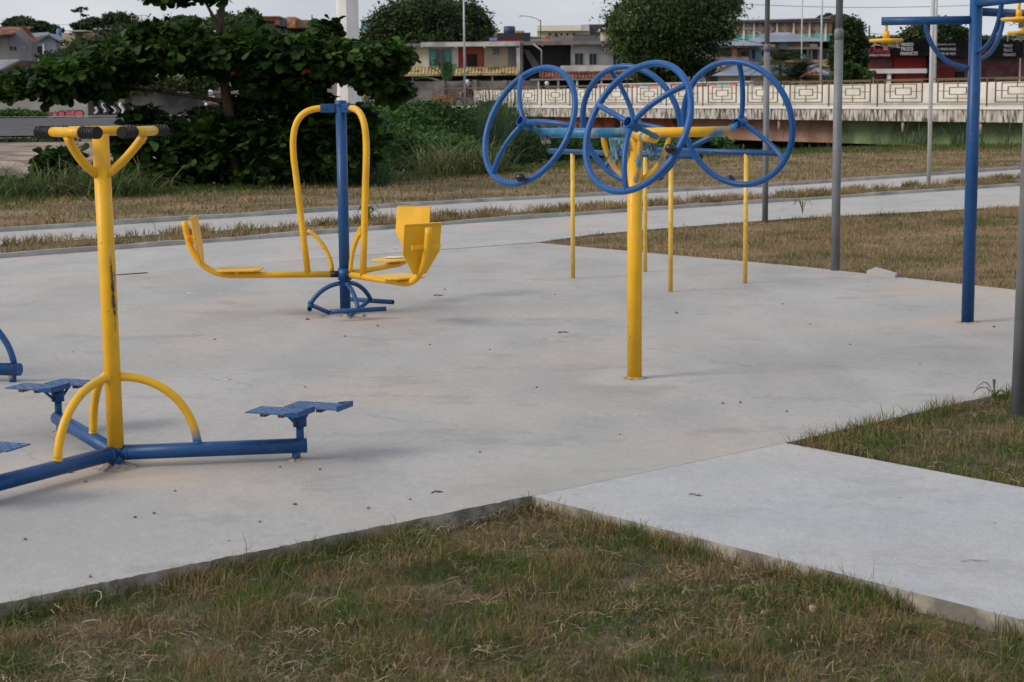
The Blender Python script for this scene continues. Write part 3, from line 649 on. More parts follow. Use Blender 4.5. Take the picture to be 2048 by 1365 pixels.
for a, rb in ((R(186), .27), (R(-69), .36), (R(58), .33)):
    t_ = pol(a + math.pi / 2, 1); c = pol(a, rb, .075)
    g = MB(); g.tube([c - t_ * .215, c + t_ * .215], .0185, seg=14, hollow=.82); fb = g.build('foot_bar', M_blu, lp)
    g = MB(); g.tube(bez(pol(a, .03, .245), pol(a, rb * .5, .235), pol(a, rb * .82, .17), pol(a, rb, .08), 12), .0175, seg=12)
    g.tube([pol(a, rb, .085), pol(a, .05, -.015)], .0165, seg=12); g.build('foot_bar_strut', M_blu, lp)
# ---- shoulder wheels
sw_ = thing('shoulder_wheel_station', 'yellow post carrying four slanted blue hand wheels', 'exercise machine', (WP.x, WP.y, 0))
b = MB(); b.tube([(0, 0, 0), (0, 0, 1.44)], .0435, seg=24); weld(b, (0, 0, .004), (0, 0, 1), .0435); b.build('post', M_yel, sw_)
BZ = 1.435
ends = [Vector((-.535, .27, BZ)), Vector((.06, -.66, BZ)), Vector((.56, .04, BZ + .005)), Vector((-.055, .70, BZ))]
am = [M_bluyel, M_patch, M_patch, M_patch]
for e, m_ in zip(ends, am):
    g = MB(); dz = .0 if abs(e.x) > .3 else -.012
    g.tube([Vector((0, 0, BZ + dz)), Vector((e.x, e.y, e.z + dz))], .0295, seg=18); g.build('arm', m_, sw_)
    a = math.atan2(e.y, e.x)
    g = MB(); g.tube(bez(pol(a, .035, 1.165), pol(a, .12, 1.20), pol(a, .185, 1.30), pol(a, .20, BZ - .015), 12), .0165, seg=12)
    g.build('arm_brace', M_patch, sw_)
RW = .366
def wheel(center, n, a0, knob, end):
    c = Vector(center); n = Vector(n).normalized(); z = Vector((0, 0, 1)); e1 = z.cross(n).normalized(); e2 = n.cross(e1)
    if e2.z < 0: e2 = -e2
    if knob[0] < 0: e1 = -e1
    def pt(a, r, o=0.0): return c + (e1 * math.cos(a) + e2 * math.sin(a)) * r + n * o
    g = MB(); g.tube([pt(2 * math.pi * k / 72, RW) for k in range(72)], .0182, seg=14, closed=True); rim = g.build('wheel_rim', M_wheelblu, sw_)
    for k in range(3):
        a = R(a0 + 120 * k)
        g = MB(); g.tube(bez(pt(a, RW), pt(a, RW * .86, .045), pt(a, RW * .38, .085), pt(a, .02, .045), 16), .0155, seg=12); g.build('spoke', M_wheelblu, rim)
    g = MB(); g.tube([c - n * .005, c + n * .078], .030, seg=20, hollow=.84); g.build('hub', M_wheelblu, rim)
    g = MB(); e = Vector(end); g.tube([e - n * .03, c + n * .01], .015, seg=12); g.build('axle', M_bluyel, sw_)
    g = MB(); ka = R(knob[1]); kc = pt(ka, RW, .052); g.tube([pt(ka, RW, .01), kc], .008, seg=8)
    g.lathe([(.0, -.028), (.016, -.026), (.026, -.014), (.0285, 0), (.026, .014), (.016, .025), (0, .028)], kc, n, 18); g.build('knob', mat('black_knob', (.008, .008, .009), .25, .1, 10, coat=.3), rim)
n1 = (-.69, -.61, .387); n3 = (.605, .773, .19)
def rel(px, py, Y): p = W(px, py, Y); return (p.x - WP.x, p.y - WP.y, p.z)
wheel(rel(1058, 251.5, 10.42), n1, 60, (-1, -110), ends[0])
wheel(rel(1274, 254.5, 9.42), n1, 20, (-1, 202), ends[1])
wheel(rel(1474, 247.5, 10.33), n3, 97, (1, -72), ends[2])
wheel(rel(1262, 250, 11.0), n3, 71, (1, -112), ends[3])
# torn blue plastic sheet hanging from the arms
def rag(name, pts, m, label, cat, drop, seed):
    random.seed(seed); n = 14; b = MB(); top = []; bot = []; mid = []
    for i in range(n + 1):
        t = i / n; p = Vector(pts[0]).lerp(Vector(pts[1]), t); d = drop * (.35 + .65 * abs(math.sin(t * 7.3 + seed))) * random.uniform(.5, 1.1)
        top.append(p); mid.append(p + Vector((random.uniform(-.012, .012), random.uniform(-.02, .02), -d * .5))); bot.append(p + Vector((random.uniform(-.03, .03), random.uniform(-.03, .03), -d)))
    for i in range(n): b.add([top[i], top[i + 1], mid[i + 1], mid[i]], [(0, 1, 2, 3)], True); b.add([mid[i], mid[i + 1], bot[i + 1].lerp(bot[i], .4), bot[i]], [(0, 1, 2, 3)], True)
    o = b.build(name, m); tag(o, label, cat); return o
M_film = mat('torn_blue_plastic', (.12, .28, .36), .35, .25, 25, col2=(.25, .42, .50), bump=.6, bscale=60, trans=.3)
M_clear = mat('torn_clear_plastic', (.42, .41, .38), .45, .3, 30, bump=.6, bscale=60, trans=.5)
o_ = Vector((WP.x, WP.y, 0))
rag('plastic_scrap', (o_ + Vector((-.15, .04, 1.41)), o_ + Vector((-.045, -.045, 1.41))), M_film, 'torn blue plastic film hanging left of the wheel post top', 'plastic scrap', .15, 2)
rag('plastic_scrap', (o_ + Vector((.05, -.05, 1.41)), o_ + Vector((.12, -.03, 1.40))), M_film, 'torn blue plastic film hanging right of the wheel post top', 'plastic scrap', .13, 5)
rag('plastic_scrap', (o_ + Vector((-.53, .24, 1.42)), o_ + Vector((-.50, .23, 1.42))), M_clear, 'scrap of clear plastic under the left wheel hub', 'plastic scrap', .06, 3)
# ---- parallel bars
for k, (l1, l2, e1_, e2_, lab) in enumerate((((1146, 557), (1341, 584), .37, .38, 'parallel bars with the blue rail nearer the wheels on two yellow legs'),)):
    A1, A2, B1, B2 = G(1146, 557), G(1341, 584), G(1290, 544), G(1490, 567)
    pb = thing('parallel_bars', 'pair of low blue rails on four thin yellow legs behind the wheels', 'parallel bars', (A1.x, A1.y, 0))
    for (p, q) in ((A1, A2), (B1, B2)):
        p = p - A1; q = q - A1; d = (q - p).normalized(); zb = Vector((0, 0, 1.150))
        for x in (p, q):
            g = MB(); g.tube([x, x + Vector((0, 0, 1.14))], .0200, seg=14); g.build('leg', M_yelleg, pb)
        g = MB(); g.tube([p - d * .37 + zb, q + d * .38 + zb], .0235, seg=16); rl = g.build('rail', M_blu, pb)
        g = MB(); g.tube([q + d * .375 + zb, q + d * .39 + zb], .025, seg=16); g.tube([p - d * .38 + zb, p - d * .365 + zb], .025, seg=16); g.build('end_cap', M_black, rl)
# ---- blue post with hanging discs
dp = thing('hand_disc_station', 'tall blue post with three overhead arms carrying yellow hand discs', 'exercise machine', (RP.x, RP.y, 0))
b = MB(); b.tube([(0, 0, 0), (0, 0, 2.46)], .0445, seg=24); b.build('post', M_blu, dp)
AZ = 2.17
for a, ln, AZ in ((R(172), .655, 2.160), (R(-76), .62, 2.275), (R(42), .66, 2.218)):
    g = MB(); g.tube([pol(a, .02, AZ), pol(a, ln, AZ)], .0295, seg=18); arm = g.build('arm', M_blu, dp)
    g = MB(); g.tube(bez(pol(a, .35, AZ - .01), pol(a, .335, AZ - .17), pol(a, .22, AZ - .33), pol(a, .03, AZ - .335), 16), .0175, seg=12); g.build('arm_brace', M_blu, dp)
    g = MB(); x = pol(a, ln - .035)
    g.tube([x + Vector((0, 0, AZ - .02)), x + Vector((0, 0, AZ - .075))], .010, seg=12); g.tube([x + Vector((0, 0, AZ - .07)), x + Vector((0, 0, AZ - .12))], .0205, seg=16); g.build('spindle', M_yel, dp)
    g = MB(); g.lathe([(.0, .018), (.03, .016), (.05, .008), (.095, .009), (.112, .010), (.122, .0), (.112, -.013), (.09, -.013), (.05, -.010), (.03, -.024), (0, -.026)], x + Vector((0, 0, AZ - .135)), (0, 0, 1), 32); g.build('disc', M_yel, dp)
random.seed(9)
for k, (a, lab) in enumerate(((R(172), 'shreds of clear wrapping under the left yellow disc'), (R(-76), 'shreds of clear wrapping under the nearer right yellow disc'), (R(42), 'shreds of clear wrapping under the farther right yellow disc'))):
    b = MB(); x = Vector((RP.x, RP.y, 0)) + pol(a, .61, (2.160, 2.275, 2.218)[k] - .15)
    for i in range(9):
        p = x + Vector((random.uniform(-.09, .09), random.uniform(-.09, .09), 0)); l = random.uniform(.015, .05)
        b.tube(bez(p, p + Vector((random.uniform(-.03, .03), 0, -l * .5)), p + Vector((random.uniform(-.05, .05), random.uniform(-.03, .03), -l)), n=4), random.uniform(.001, .005), seg=4)
    for i in range(5):
        p = x + Vector((random.uniform(-.05, .05), random.uniform(-.05, .05), 0)); b.add([p, p + Vector((.03, .01, 0)), p + Vector((.035, .0, -random.uniform(.02, .06))), p + Vector((.004, .01, -random.uniform(.02, .05)))], [(0, 1, 2, 3)])
    tag(b.build('plastic_scrap', M_clear), lab, 'plastic scrap')
# ---- lamp and sign poles
def pole(name, px, py, r, h, m, label, cat, step=None, r2=None, z=0.0):
    p = G(px, py, z); t = thing(name, label, cat, (p.x, p.y, z))
    g = MB(); s0 = step or h; g.tube([(0, 0, -.1), (0, 0, s0)], r, seg=20); lo = g.build('shaft', m, t)
    if step:
        g = MB(); g.tube([(0, 0, s0 - .02), (0, 0, s0 + .06), (0, 0, s0 + .08)], [r * 1.08, r * 1.06, r2], seg=20); g.build('joint', m, t)
        g = MB(); g.tube([(0, 0, s0), (0, 0, h)], r2, seg=20); g.build('upper_shaft', m, t)
    g = MB(); g.tube([(0, 0, h), (0, 0, h + .05)], [(r2 or r) * 1.05] * 2, seg=16); g.build('cap', m, t)
    return t
pole('tall_pole', 1530, 442, .040, 6.5, M_grey, 'slim grey pole rising from the dry lawn wedge behind the right blue wheel', 'pole', 2.22, .033)
pole('tall_pole', 1670, 541, .041, 6.0, M_grey, 'grey pole at the edge of the pad between the wheels and the blue post', 'pole', 2.17, .033)
pole('tall_pole', 2037, 832, .041, 5.0, M_grey, 'nearest grey pole, cut by the right edge of the photo', 'pole', 3.2, .033, z=-.03).rotation_euler = (0, R(.6), 0)
pole('tall_pole', 1857, 378, .036, 7.5, mat('bright_galvanised', (.60, .61, .63), .45, .05, 3), 'bright galvanised pole standing on the grass strip left of the blue post', 'pole', None)
# ---- small things lying about
M_stone = mat('pebble_stone', (.22, .18, .15), .9, .4, 40, bump=.6)
def stone(px, py, r, label, z=0.0, m=None, group=None, cat='pebble', name='pebble', flat=.6):
    p = G(px, py, z); bm = bmesh.new(); bmesh.ops.create_icosphere(bm, subdivisions=2, radius=r); rnd = random.Random(px * 7 + py)
    for v in bm.verts:
        k = 1 + .35 * mnoise.noise(v.co * (2.2 / r) + Vector((px, py, 0))); v.co *= k; v.co.z *= flat
    me = bpy.data.meshes.new(name); bm.to_mesh(me); bm.free(); me.materials.append(m or M_stone)
    o = bpy.data.objects.new(name, me); sc.collection.objects.link(o); o.location = (p.x, p.y, z + r * flat * .7); o.rotation_euler = (0, 0, rnd.uniform(0, 6)); o.scale = (1, rnd.uniform(.6, 1), 1)
    tag(o, label, cat, group); return o
gs = 'small stones scattered on the concrete pad'; gl = 'small stone or clod lying on the pale concrete pad'
for i, (x, y, r) in enumerate([(690, 674, .012), (755, 653, .014), (1073, 776, .010), (1118, 666, .012), (1352, 627, .018), (1445, 808, .012), (1480, 806, .012), (1573, 824, .010),
        (1988, 655, .014), (860, 690, .009), (700, 637, .022), (728, 633, .018), (360, 915, .016), (615, 640, .018), (140, 946, .016), (172, 965, .010), (1565, 609, .010), (890, 580, .012), (1110, 590, .010),
        (350, 983, .008), (590, 1010, .010), (737, 1018, .011), (270, 1036, .009), (308, 1028, .009), (180, 1155, .009), (50, 1080, .010), (520, 1045, .009), (640, 940, .009), (560, 935, .008), (610, 775, .008), (430, 680, .010), (145, 705, .008), (820, 1000, .007), (960, 905, .008), (1240, 870, .007), (1700, 690, .009), (1620, 650, .009), (1840, 730, .008), (980, 700, .008), (460, 760, .008)]):
    stone(x, y, r * .85, gl, group=gs)
stone(1626, 1224, .014, 'pale pink stone in the foreground grass below the entry path', -.03, mat('pink_stone', (.42, .27, .21), .9, .25, 30), flat=1.0)
stone(1537, 1195, .014, 'pinkish clod half buried in the grass left of the pale pink stone', -.045, mat('clod', (.28, .18, .13), .95, .3, 30), flat=.8)
stone(232, 382, .13, 'brown clod on the green bank edge left of the tree trunk', .02, mat('brown_clod', (.10, .06, .04), .95, .3, 20))
def twig(px, py, L_, a, label, m=None, z=0.0, r=.0035, seed=1):
    p = G(px, py, z + r); rn = random.Random(seed); d = pol(a, 1); s_ = pol(a + 1.57, 1); g = MB()
    g.tube([p - d * L_ / 2, p - d * L_ * .15 + s_ * rn.uniform(-.01, .01) + Vector((0, 0, .004)), p + d * L_ * .2 + s_ * rn.uniform(-.012, .012), p + d * L_ / 2], [r, r * .9, r * .8, r * .4], seg=6)
    g.tube([p + d * L_ * .1, p + d * L_ * .22 + s_ * L_ * .16 + Vector((0, 0, .004))], r * .6, seg=5); o = g.build('twig', m or M_twig); tag(o, label, 'twig'); return o
M_twig = mat('twig_bark', (.07, .05, .035), .9, .3, 60)
twig(875, 985, .05, .3, 'short dark twig on the pad above the foreground grass corner', seed=2)
twig(1128, 665, .07, .2, 'dark twig on the pad left of the yellow wheel post', seed=3)
twig(1392, 990, .06, -.5, 'curled dry twig near the left of the entry path', seed=4, r=.0025)
twig(1950, 1123, .10, 0, 'thin straight straw on the entry path at the right', m=mat('straw', (.25, .18, .10), .8), seed=6, r=.0015)
twig(877, 591, .08, .15, 'small red stick lying on the pad right of the leg press', m=mat('red_stick', (.25, .03, .03), .6), seed=7, r=.005)
# dark strip lying in the joint behind the stepper
g = MB(); a_, b_ = G(212, 552), G(294, 546.5); q = (b_ - a_); s_ = Vector((-q.y, q.x, 0)).normalized(); g.prism([(a_ - s_ * .004)[:2], (b_ - s_ * .03)[:2], (b_ + s_ * .03)[:2], (a_ + s_ * .006)[:2]], .001, .006)
tag(g.build('joint_strip', M_black), 'dark strip of joint filler sticking out behind the stepper post', 'strip')
M_white = mat('white_litter', (.75, .76, .78), .5, .1, 20)
def litter(px, py, s, label, m, z=0.0, seed=0, cat='litter', name='litter_scrap'):
    p = G(px, py, z); rn = random.Random(seed); g = MB(); n = 7; pts = [p + Vector((math.cos(k * 6.28 / n) * s * rn.uniform(.4, 1), math.sin(k * 6.28 / n) * s * rn.uniform(.3, .7), s * rn.uniform(.02, .5))) for k in range(n)]
    c = p + Vector((0, 0, s * .35)); g.add([c] + pts, [(0, k + 1, (k + 1) % n + 1) for k in range(n)]); tag(g.build(name, m, fix=False), label, cat); return g
M_bluel = mat('blue_litter', (.02, .16, .42), .5, .1, 20)
litter(508, 1164, .025, 'crumpled blue plastic wrapper in the grass near the front edge of the pad', M_bluel, -.03, 3)
litter(545, 474, .05, 'white scrap of litter on the walkway behind the leg press, left of its blue post', M_white, 0, 1); litter(790, 498, .05, 'white scrap of litter right of the leg press hanger', M_white, 0, 4)
litter(376, 588, .03, 'white scrap of litter between the stepper post and leg press', M_white, 0, 2); litter(440, 590, .02, 'tiny white flake on the pad left of the leg press base', M_white, 0, 6)
def string_(pts, label):
    g = MB(); g.tube([G(x, y, z) for x, y, z in pts], .0008, seg=5); tag(g.build('plastic_string', M_white), label, 'string')
string_([(182, 1186, -.02), (190, 1181, -.01), (202, 1184, -.01), (203, 1196, -.015), (193, 1206, -.02), (194, 1214, -.03)], 'curled white plastic string in dry grass below the pad edge')
string_([(165, 1245, -.035), (178, 1241, -.02), (194, 1240, -.02), (200, 1243, -.03)], 'short white plastic string in the grass below the curled one')
# folded paper on the far seat
pp = Vector((AP.x, AP.y, 0)) + pol(R(66), .84, .369); g = MB(); g.slab([pp + Vector(v) for v in ((-.09, -.06, 0), (.12, -.04, .004), (.13, .04, 0), (-.06, .05, .004))], (0, 0, 1), .002); tag(g.build('paper_sheet', M_white), 'white paper lying on the farthest yellow seat', 'paper')
# lumps of mortar heaped where machines enter the pad
M_mort = mat('loose_mortar', (.34, .285, .235), .98, .25, 30, bump=.8)
def mortar(parent, x, y, r0, r1, h, seed):
    rn = random.Random(seed); g = MB(); n = 26; rings = []
    for j, (rr, zz) in enumerate(((r0, h), (r0 + (r1 - r0) * .35, h * .75), (r0 + (r1 - r0) * .7, h * .3), (r1, -.003))):
        rings.append([(x + math.cos(6.2832 * i / n) * rr * rn.uniform(.85, 1.15), y + math.sin(6.2832 * i / n) * rr * rn.uniform(.85, 1.15), zz * rn.uniform(.6, 1.3)) for i in range(n)])
    for j in range(3):
        for i in range(n): g.add([rings[j][i], rings[j][(i + 1) % n], rings[j + 1][(i + 1) % n], rings[j + 1][i]], [(0, 1, 2, 3)], True)
    return g.build('mortar_collar', M_mort, parent)
mortar(st, 0, 0, .034, .11, .022, 1); mortar(sw_, 0, 0, .042, .085, .007, 2); mortar(lp, 0, 0, .038, .12, .012, 3); mortar(dp, 0, 0, .043, .10, .006, 4)
for k, (a, ln) in enumerate([(R(9), .86), (R(119), 1.02), (R(240), .90)]): c = pol(a, ln - .05); mortar(st, c.x, c.y, .018, .055, .012, 5 + k)
for a in (R(-69), R(186)): c = pol(a, .08); mortar(lp, c.x, c.y, .02, .06, .014, 9)
# broken slab chip at the far pad edge
g = MB(); q = [G(1733, 549), G(1752, 542), G(1795, 554), G(1790, 557)]; g.prism([(p.x, p.y) for p in q], -.02, .035); tag(g.build('concrete_chunk', M_conc2), 'pale wedge of broken concrete at the far pad edge', 'concrete chunk')
# leafy weed by the near grey pole
def weed(px, py, z, blades_, label, m):
    p = G(px, py, z); g = MB()
    for (a, l, lift, wd) in blades_:
        c = bez(p, p + pol(a, l * .35, l * lift), p + pol(a, l, l * lift * .35), n=7); s_ = pol(a + 1.57, 1)
        for i in range(7):
            w1 = wd * math.sin(math.pi * (i + .4) / 8); w2 = wd * math.sin(math.pi * (i + 1.4) / 8) if i < 6 else .0005
            up_ = Vector((0, 0, .004)); g.add([c[i] - s_ * w1 + up_, c[i], c[i + 1], c[i + 1] - s_ * w2 + up_], [(0, 1, 2, 3)], True); g.add([c[i], c[i] + s_ * w1 + up_, c[i + 1] + s_ * w2 + up_, c[i + 1]], [(0, 1, 2, 3)], True)
    tag(g.build('weed', m, fix=False), label, 'weed')
M_weed = mat('weed_leaf', (.07, .13, .025), .5, .2, 10, trans=.25)
weed(1988, 800, -.02, [(R(195), .13, .9, .010), (R(150), .10, 1.5, .008), (R(80), .05, 3.6, .008), (R(20), .08, 1.0, .009), (R(-60), .09, 1.0, .010), (R(-110), .08, 1.2, .009)], 'broad bladed green weed beside the nearest grey pole', M_weed)
weed(1070, 1345, -.06, [(R(20), .02, 3.2, .004), (R(100), .02, 2.0, .003)], 'single bright green blade standing at the bottom of the photo', M_weed)
weed(1605, 430, 0, [(R(200), .12, 3, .012), (R(20), .15, 2.2, .012), (R(80), .1, 3.0, .012), (R(120), .2, 1.6, .012)], 'small weed sprouting at the back edge of the dry lawn wedge', M_weed)
weed(735, 447, -.0, [(R(a), .2, 1.5 + (a % 5) * .2, .016) for a in range(0, 360, 33)], 'green weed tuft on the verge right of the leg press post', M_weed)
weed(352, 1146, -.04, [(R(150), .03, 1.6, .002), (R(200), .03, 1.1, .002), (R(60), .02, 2.0, .002)], 'spindly weed growing from the pad front edge', M_weed)
# ================================================================ trees and undergrowth
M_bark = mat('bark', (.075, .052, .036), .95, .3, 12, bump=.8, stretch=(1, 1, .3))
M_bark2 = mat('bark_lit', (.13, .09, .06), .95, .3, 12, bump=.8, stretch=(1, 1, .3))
def leafmat(name, a, b, trans=.25, rough=.55, isl=.4, s=1.2):
    return mat(name, a, rough, .1, s, col2=b, island=isl, trans=trans, spec=.2)
M_almond = leafmat('almond_leaf', (.018, .050, .009), (.052, .110, .018), s=1.5, isl=.6, trans=.30)
M_almred = mat('old_almond_leaf', (.42, .06, .02), .5, .3, 5, trans=.3)
def lob(px, py, Y, rx, ry, rz): p = W(px, py, Y); k = Y / FPX; return (p.x, p.y, p.z, rx * k, ry, rz * k)
def crown_from_clusters(name, C, m, parent, leaf=.24, per=7, drop=.15):
    N = len(C); c = np.repeat(C, per, 0); n = len(c); a = RNG.uniform(0, 2 * math.pi, n); el = RNG.normal(.05 - drop, .38, n)
    d = np.stack([np.cos(a) * np.cos(el), np.sin(a) * np.cos(el), np.sin(el)], 1); c = c + d * leaf * .15 + RNG.normal(0, .02, (n, 3))
    Ls = leaf * RNG.uniform(.45, 1.3, n); return leaf_mesh(name, c, Ls, Ls * RNG.uniform(.62, .80, n), d, m, parent)
T0 = G(471, 374); th = thing('almond_tree', 'big spreading tree with broad dark leaves in tiers behind the stepper', 'tree', (T0.x, T0.y, 0))
toff = np.array([T0.x, T0.y, 0.0]); Yt = T0.y
def tp(px, py, dy=0.0): p = W(px, py, Yt + dy); return p - Vector(toff)
g = MB()
g.tube([tp(473, 385) - Vector((0, 0, .15)), tp(471, 340), tp(464, 270), tp(455, 210), tp(446, 150), tp(440, 90), tp(440, 50), tp(446, 0), tp(440, -60), tp(430, -140)], [.13, .105, .10, .098, .092, .085, .07, .055, .045, .03], seg=14)
trunk = g.build('trunk', M_bark, th)
limbs = [((440, 60), (425, 30), (405, -5), (385, -50), .045), ((447, 5), (462, -8), (470, -20), (490, -60), .03), ((455, 205), (380, 190), (260, 175), (90, 170), .05), ((450, 180), (540, 165), (640, 150), (770, 140), .05),
         ((448, 150), (380, 120), (300, 90), (220, 90), .04), ((445, 130), (520, 100), (600, 80), (680, 70), .04), ((468, 300), (400, 290), (300, 280), (180, 310), .04), ((465, 290), (540, 270), (640, 260), (730, 250), .04)]
for a, b_, c_, d_, r in limbs:
    for dy in (.2, 1.0):
        if a[1] > 70: d_ = ((c_[0] + d_[0]) / 2, (c_[1] + d_[1]) / 2)
        g = MB(); g.tube(bez(tp(*a), tp(*b_, dy * .4), tp(*c_, dy * .8), tp(*d_, dy * 1.2), 10), [r * (1 - .085 * i) for i in range(11)], seg=8); g.build('limb', M_bark2 if a[1] < 70 else M_bark, th)
LB = [(40, 172, 58, .8, 24), (110, 160, 66, 1.0, 32), (190, 146, 70, 1.2, 40), (262, 118, 70, 1.3, 46), (340, 95, 80, 1.4, 48), (420, 108, 80, 1.5, 44), (500, 112, 80, 1.5, 48), (580, 112, 80, 1.5, 46), (655, 115, 75, 1.4, 44),
      (735, 125, 60, 1.1, 38), (790, 108, 32, .8, 22), (780, 182, 40, .9, 18), (655, 52, 16, .4, 10), (120, 184, 50, .9, 16), (215, 172, 34, .8, 20), (525, 168, 44, 1.0, 18), (610, 165, 44, 1.0, 16), (750, 165, 50, .9, 16), (648, 80, 26, .7, 18), (300, 70, 40, .9, 20), (130, 135, 34, .7, 14)]
LT = [(350, -22, 60, .9, 28), (300, -28, 40, .7, 30), (420, -40, 70, 1.1, 40), (520, -70, 60, .9, 40), (380, -80, 120, 1.4, 45)]
LL = [(600, 205, 70, .9, 18), (510, 208, 50, .9, 16), (330, 275, 80, 1.2, 42), (430, 275, 90, 1.4, 60), (540, 280, 90, 1.4, 58), (650, 275, 80, 1.3, 46), (720, 265, 50, .9, 40), (262, 285, 48, .9, 34), (285, 232, 40, .8, 16), (120, 318, 46, .7, 18), (90, 342, 32, .5, 14),
      (400, 335, 90, 1.2, 35), (560, 335, 110, 1.3, 35), (690, 330, 70, 1.0, 35), (620, 222, 60, .9, 14), (290, 345, 60, .9, 24), (700, 232, 50, .9, 14)]
C = lobe_points([lob(x, y, Yt, a, b_, c_) for x, y, a, b_, c_ in LB], 3000, shell=.45) - toff
crown_from_clusters('crown', C, M_almond, th, leaf=.205, per=7)
C = lobe_points([lob(x, y, Yt, a, b_, c_) for x, y, a, b_, c_ in LT], 420, shell=.3) - toff
crown_from_clusters('top_crown', C, M_almond, th, leaf=.205, per=7)
C = lobe_points([lob(x, y, Yt + .6, a, b_, c_) for x, y, a, b_, c_ in LL], 2800, shell=.3) - toff
crown_from_clusters('lower_crown', C, M_almond, th, leaf=.205, per=7)
C = lobe_points([lob(x, y, Yt, a, b_, c_) for x, y, a, b_, c_ in LB], 24, shell=.9)[::3] - toff
crown_from_clusters('old_leaves', C[:22], M_almred, th, leaf=.2, per=1)
# long bladed grasses on the bank
def arch_blades(P, Ln, wd, lean=(.3, .9)):
    N = len(P); a = RNG.uniform(0, 2 * math.pi, N); d = np.stack([np.cos(a), np.sin(a), np.zeros(N)], 1); s = np.stack([-np.sin(a), np.cos(a), np.zeros(N)], 1)
    k = RNG.uniform(*lean, N)[:, None]; Ln = Ln[:, None]; wd = wd[:, None]; rows = []
    for t, ww in ((0, .6), (.3, 1), (.6, .9), (.85, .55), (1.0, .05)):
        p = P + d * Ln * k * t ** 1.7 + np.array([0, 0, 1]) * Ln * (t * (1 - .25 * k) - k * .62 * t ** 2.6); rows += [p - s * wd * ww / 2, p + s * wd * ww / 2]
    V = np.stack(rows, 1).reshape(-1, 3); q = np.arange(N)[:, None] * 10
    return V, np.concatenate([q + np.array([2 * i, 2 * i + 1, 2 * i + 3, 2 * i + 2]) for i in range(4)])
M_reed = grass_mat('tall_grass_leaf', (.035, .070, .018), (.065, .115, .035), (.14, .15, .055), (.26, .23, .11), bias=.18, nscale=.35, mixw=.5)
M_reedl = grass_mat('pale_tall_grass_leaf', (.060, .105, .030), (.11, .165, .06), (.18, .19, .08), (.28, .27, .13), bias=.22, nscale=.6, mixw=.5)
M_reedb = grass_mat('blue_green_grass_leaf', (.035, .070, .035), (.07, .125, .065), (.10, .13, .06), (.14, .16, .08), bias=.05, nscale=.5, mixw=.3)
def clumps(name, spots, per, Lr, wr, m, label, lean=(.3, .9)):
    P = []
    for px, py, Y, sx in spots:
        p = W(px, py, Y); z = float(terrain(np.array([p.x]), np.array([p.y]))[0])
        n = per; q = np.column_stack([RNG.normal(p.x, sx, n), RNG.normal(p.y, sx, n), np.full(n, z)]); P.append(q)
    P = np.concatenate(P); V, F = arch_blades(P, RNG.uniform(*Lr, len(P)), RNG.uniform(*wr, len(P)), lean)
    return stuff(npmesh(name, V, F, m), label)
rs = random.Random(4)
clumps('tall_grass', [(rs.uniform(-60, 260), 380, rs.uniform(30.3, 34.5), .30) for _ in range(60)], 64, (.7, 1.45), (.010, .022), M_reedl, 'tall arching grass on the bank at the left edge', lean=(.4, 1.0))
clumps('tall_grass', [(x, 360, Yt + rs.uniform(-.1, .9), .14) for x in (330, 420, 510, 545, 580, 610, 650, 720, 760, 360, 300, 390, 525, 565, 630, 690, 740)], 70, (.55, 1.05), (.012, .024), M_reedb, 'blue green arching grass around the tree trunk foot')
clumps('tall_grass', [(rs.uniform(760, 980), 340, rs.uniform(37.5, 41), .3) for _ in range(34)], 70, (.9, 1.7), (.014, .026), M_reedl, 'tall arching grass between the leg press and the wheels', lean=(.4, 1.0))
clumps('tall_grass', [(rs.uniform(968, 1030), 300, rs.uniform(45, 49), .25) for _ in range(9)], 130, (2.6, 3.9), (.016, .03), M_reedb, 'dark tall reeds in front of the bridge end', lean=(.1, .4))
clumps('tall_grass', [(x, 290, Y, .10) for x, Y in ((1752, 55.5), (1810, 55), (1828, 55.2), (1838, 55), (1846, 55.6), (1858, 55), (1905, 55.3), (1915, 55), (1925, 55.6), (1612, 54), (1650, 54.5), (1570, 53), (2010, 56), (1965, 56))], 13, (.5, 1.25), (.02, .045), M_reedb, 'sparse green blades growing before the painted bridge girder', lean=(.1, .6))
M_under = leafmat('undergrowth_leaf', (.026, .070, .014), (.062, .135, .030), isl=.4, s=.5)
def under(name, lobes, n, size, m, label, cat='undergrowth', asp=.7):
    C = lobe_points([lob(*l) for l in lobes], n, shell=.5, clump=.16); return stuff(quad_leaves(name, C, size, m, asp=asp, droop=.2), label, cat)
under('undergrowth', [(790, 262, 44, 60, 2.2, 45), (860, 248, 46, 70, 2.5, 38), (930, 262, 48, 60, 2.2, 42), (1000, 290, 49, 60, 2.5, 35), (1060, 290, 51, 60, 2.5, 35), (1130, 290, 52, 60, 2.5, 30), (820, 300, 42, 80, 2, 45), (900, 310, 42.5, 60, 2, 35),
      (760, 225, 52, 50, 2, 20), (1200, 290, 54, 50, 2, 28), (980, 225, 56, 40, 2, 18), (740, 300, 40, 50, 1.6, 60)], 60000, .10, M_under, 'tangled green undergrowth filling the creek bank')
under('creeper', [(1300, 292, 54, 50, 1.5, 18), (1380, 288, 55, 60, 1.5, 18), (1230, 300, 53, 50, 1.5, 15), (1440, 300, 55, 40, 1.2, 14), (1340, 278, 57, 40, 1, 14)], 9000, .17, leafmat('creeper_leaf', (.025, .065, .02), (.05, .12, .035), s=.6), 'broad leaved creeper under the middle of the bridge', 'creeper')
under('undergrowth', [(30, 375, 34, 60, 1.5, 20), (120, 370, 35, 60, 1.5, 25), (210, 360, 36, 60, 1.4, 30), (300, 350, 36, 60, 1.4, 28)], 9000, .09, M_under, 'low green undergrowth behind the left tall grass')
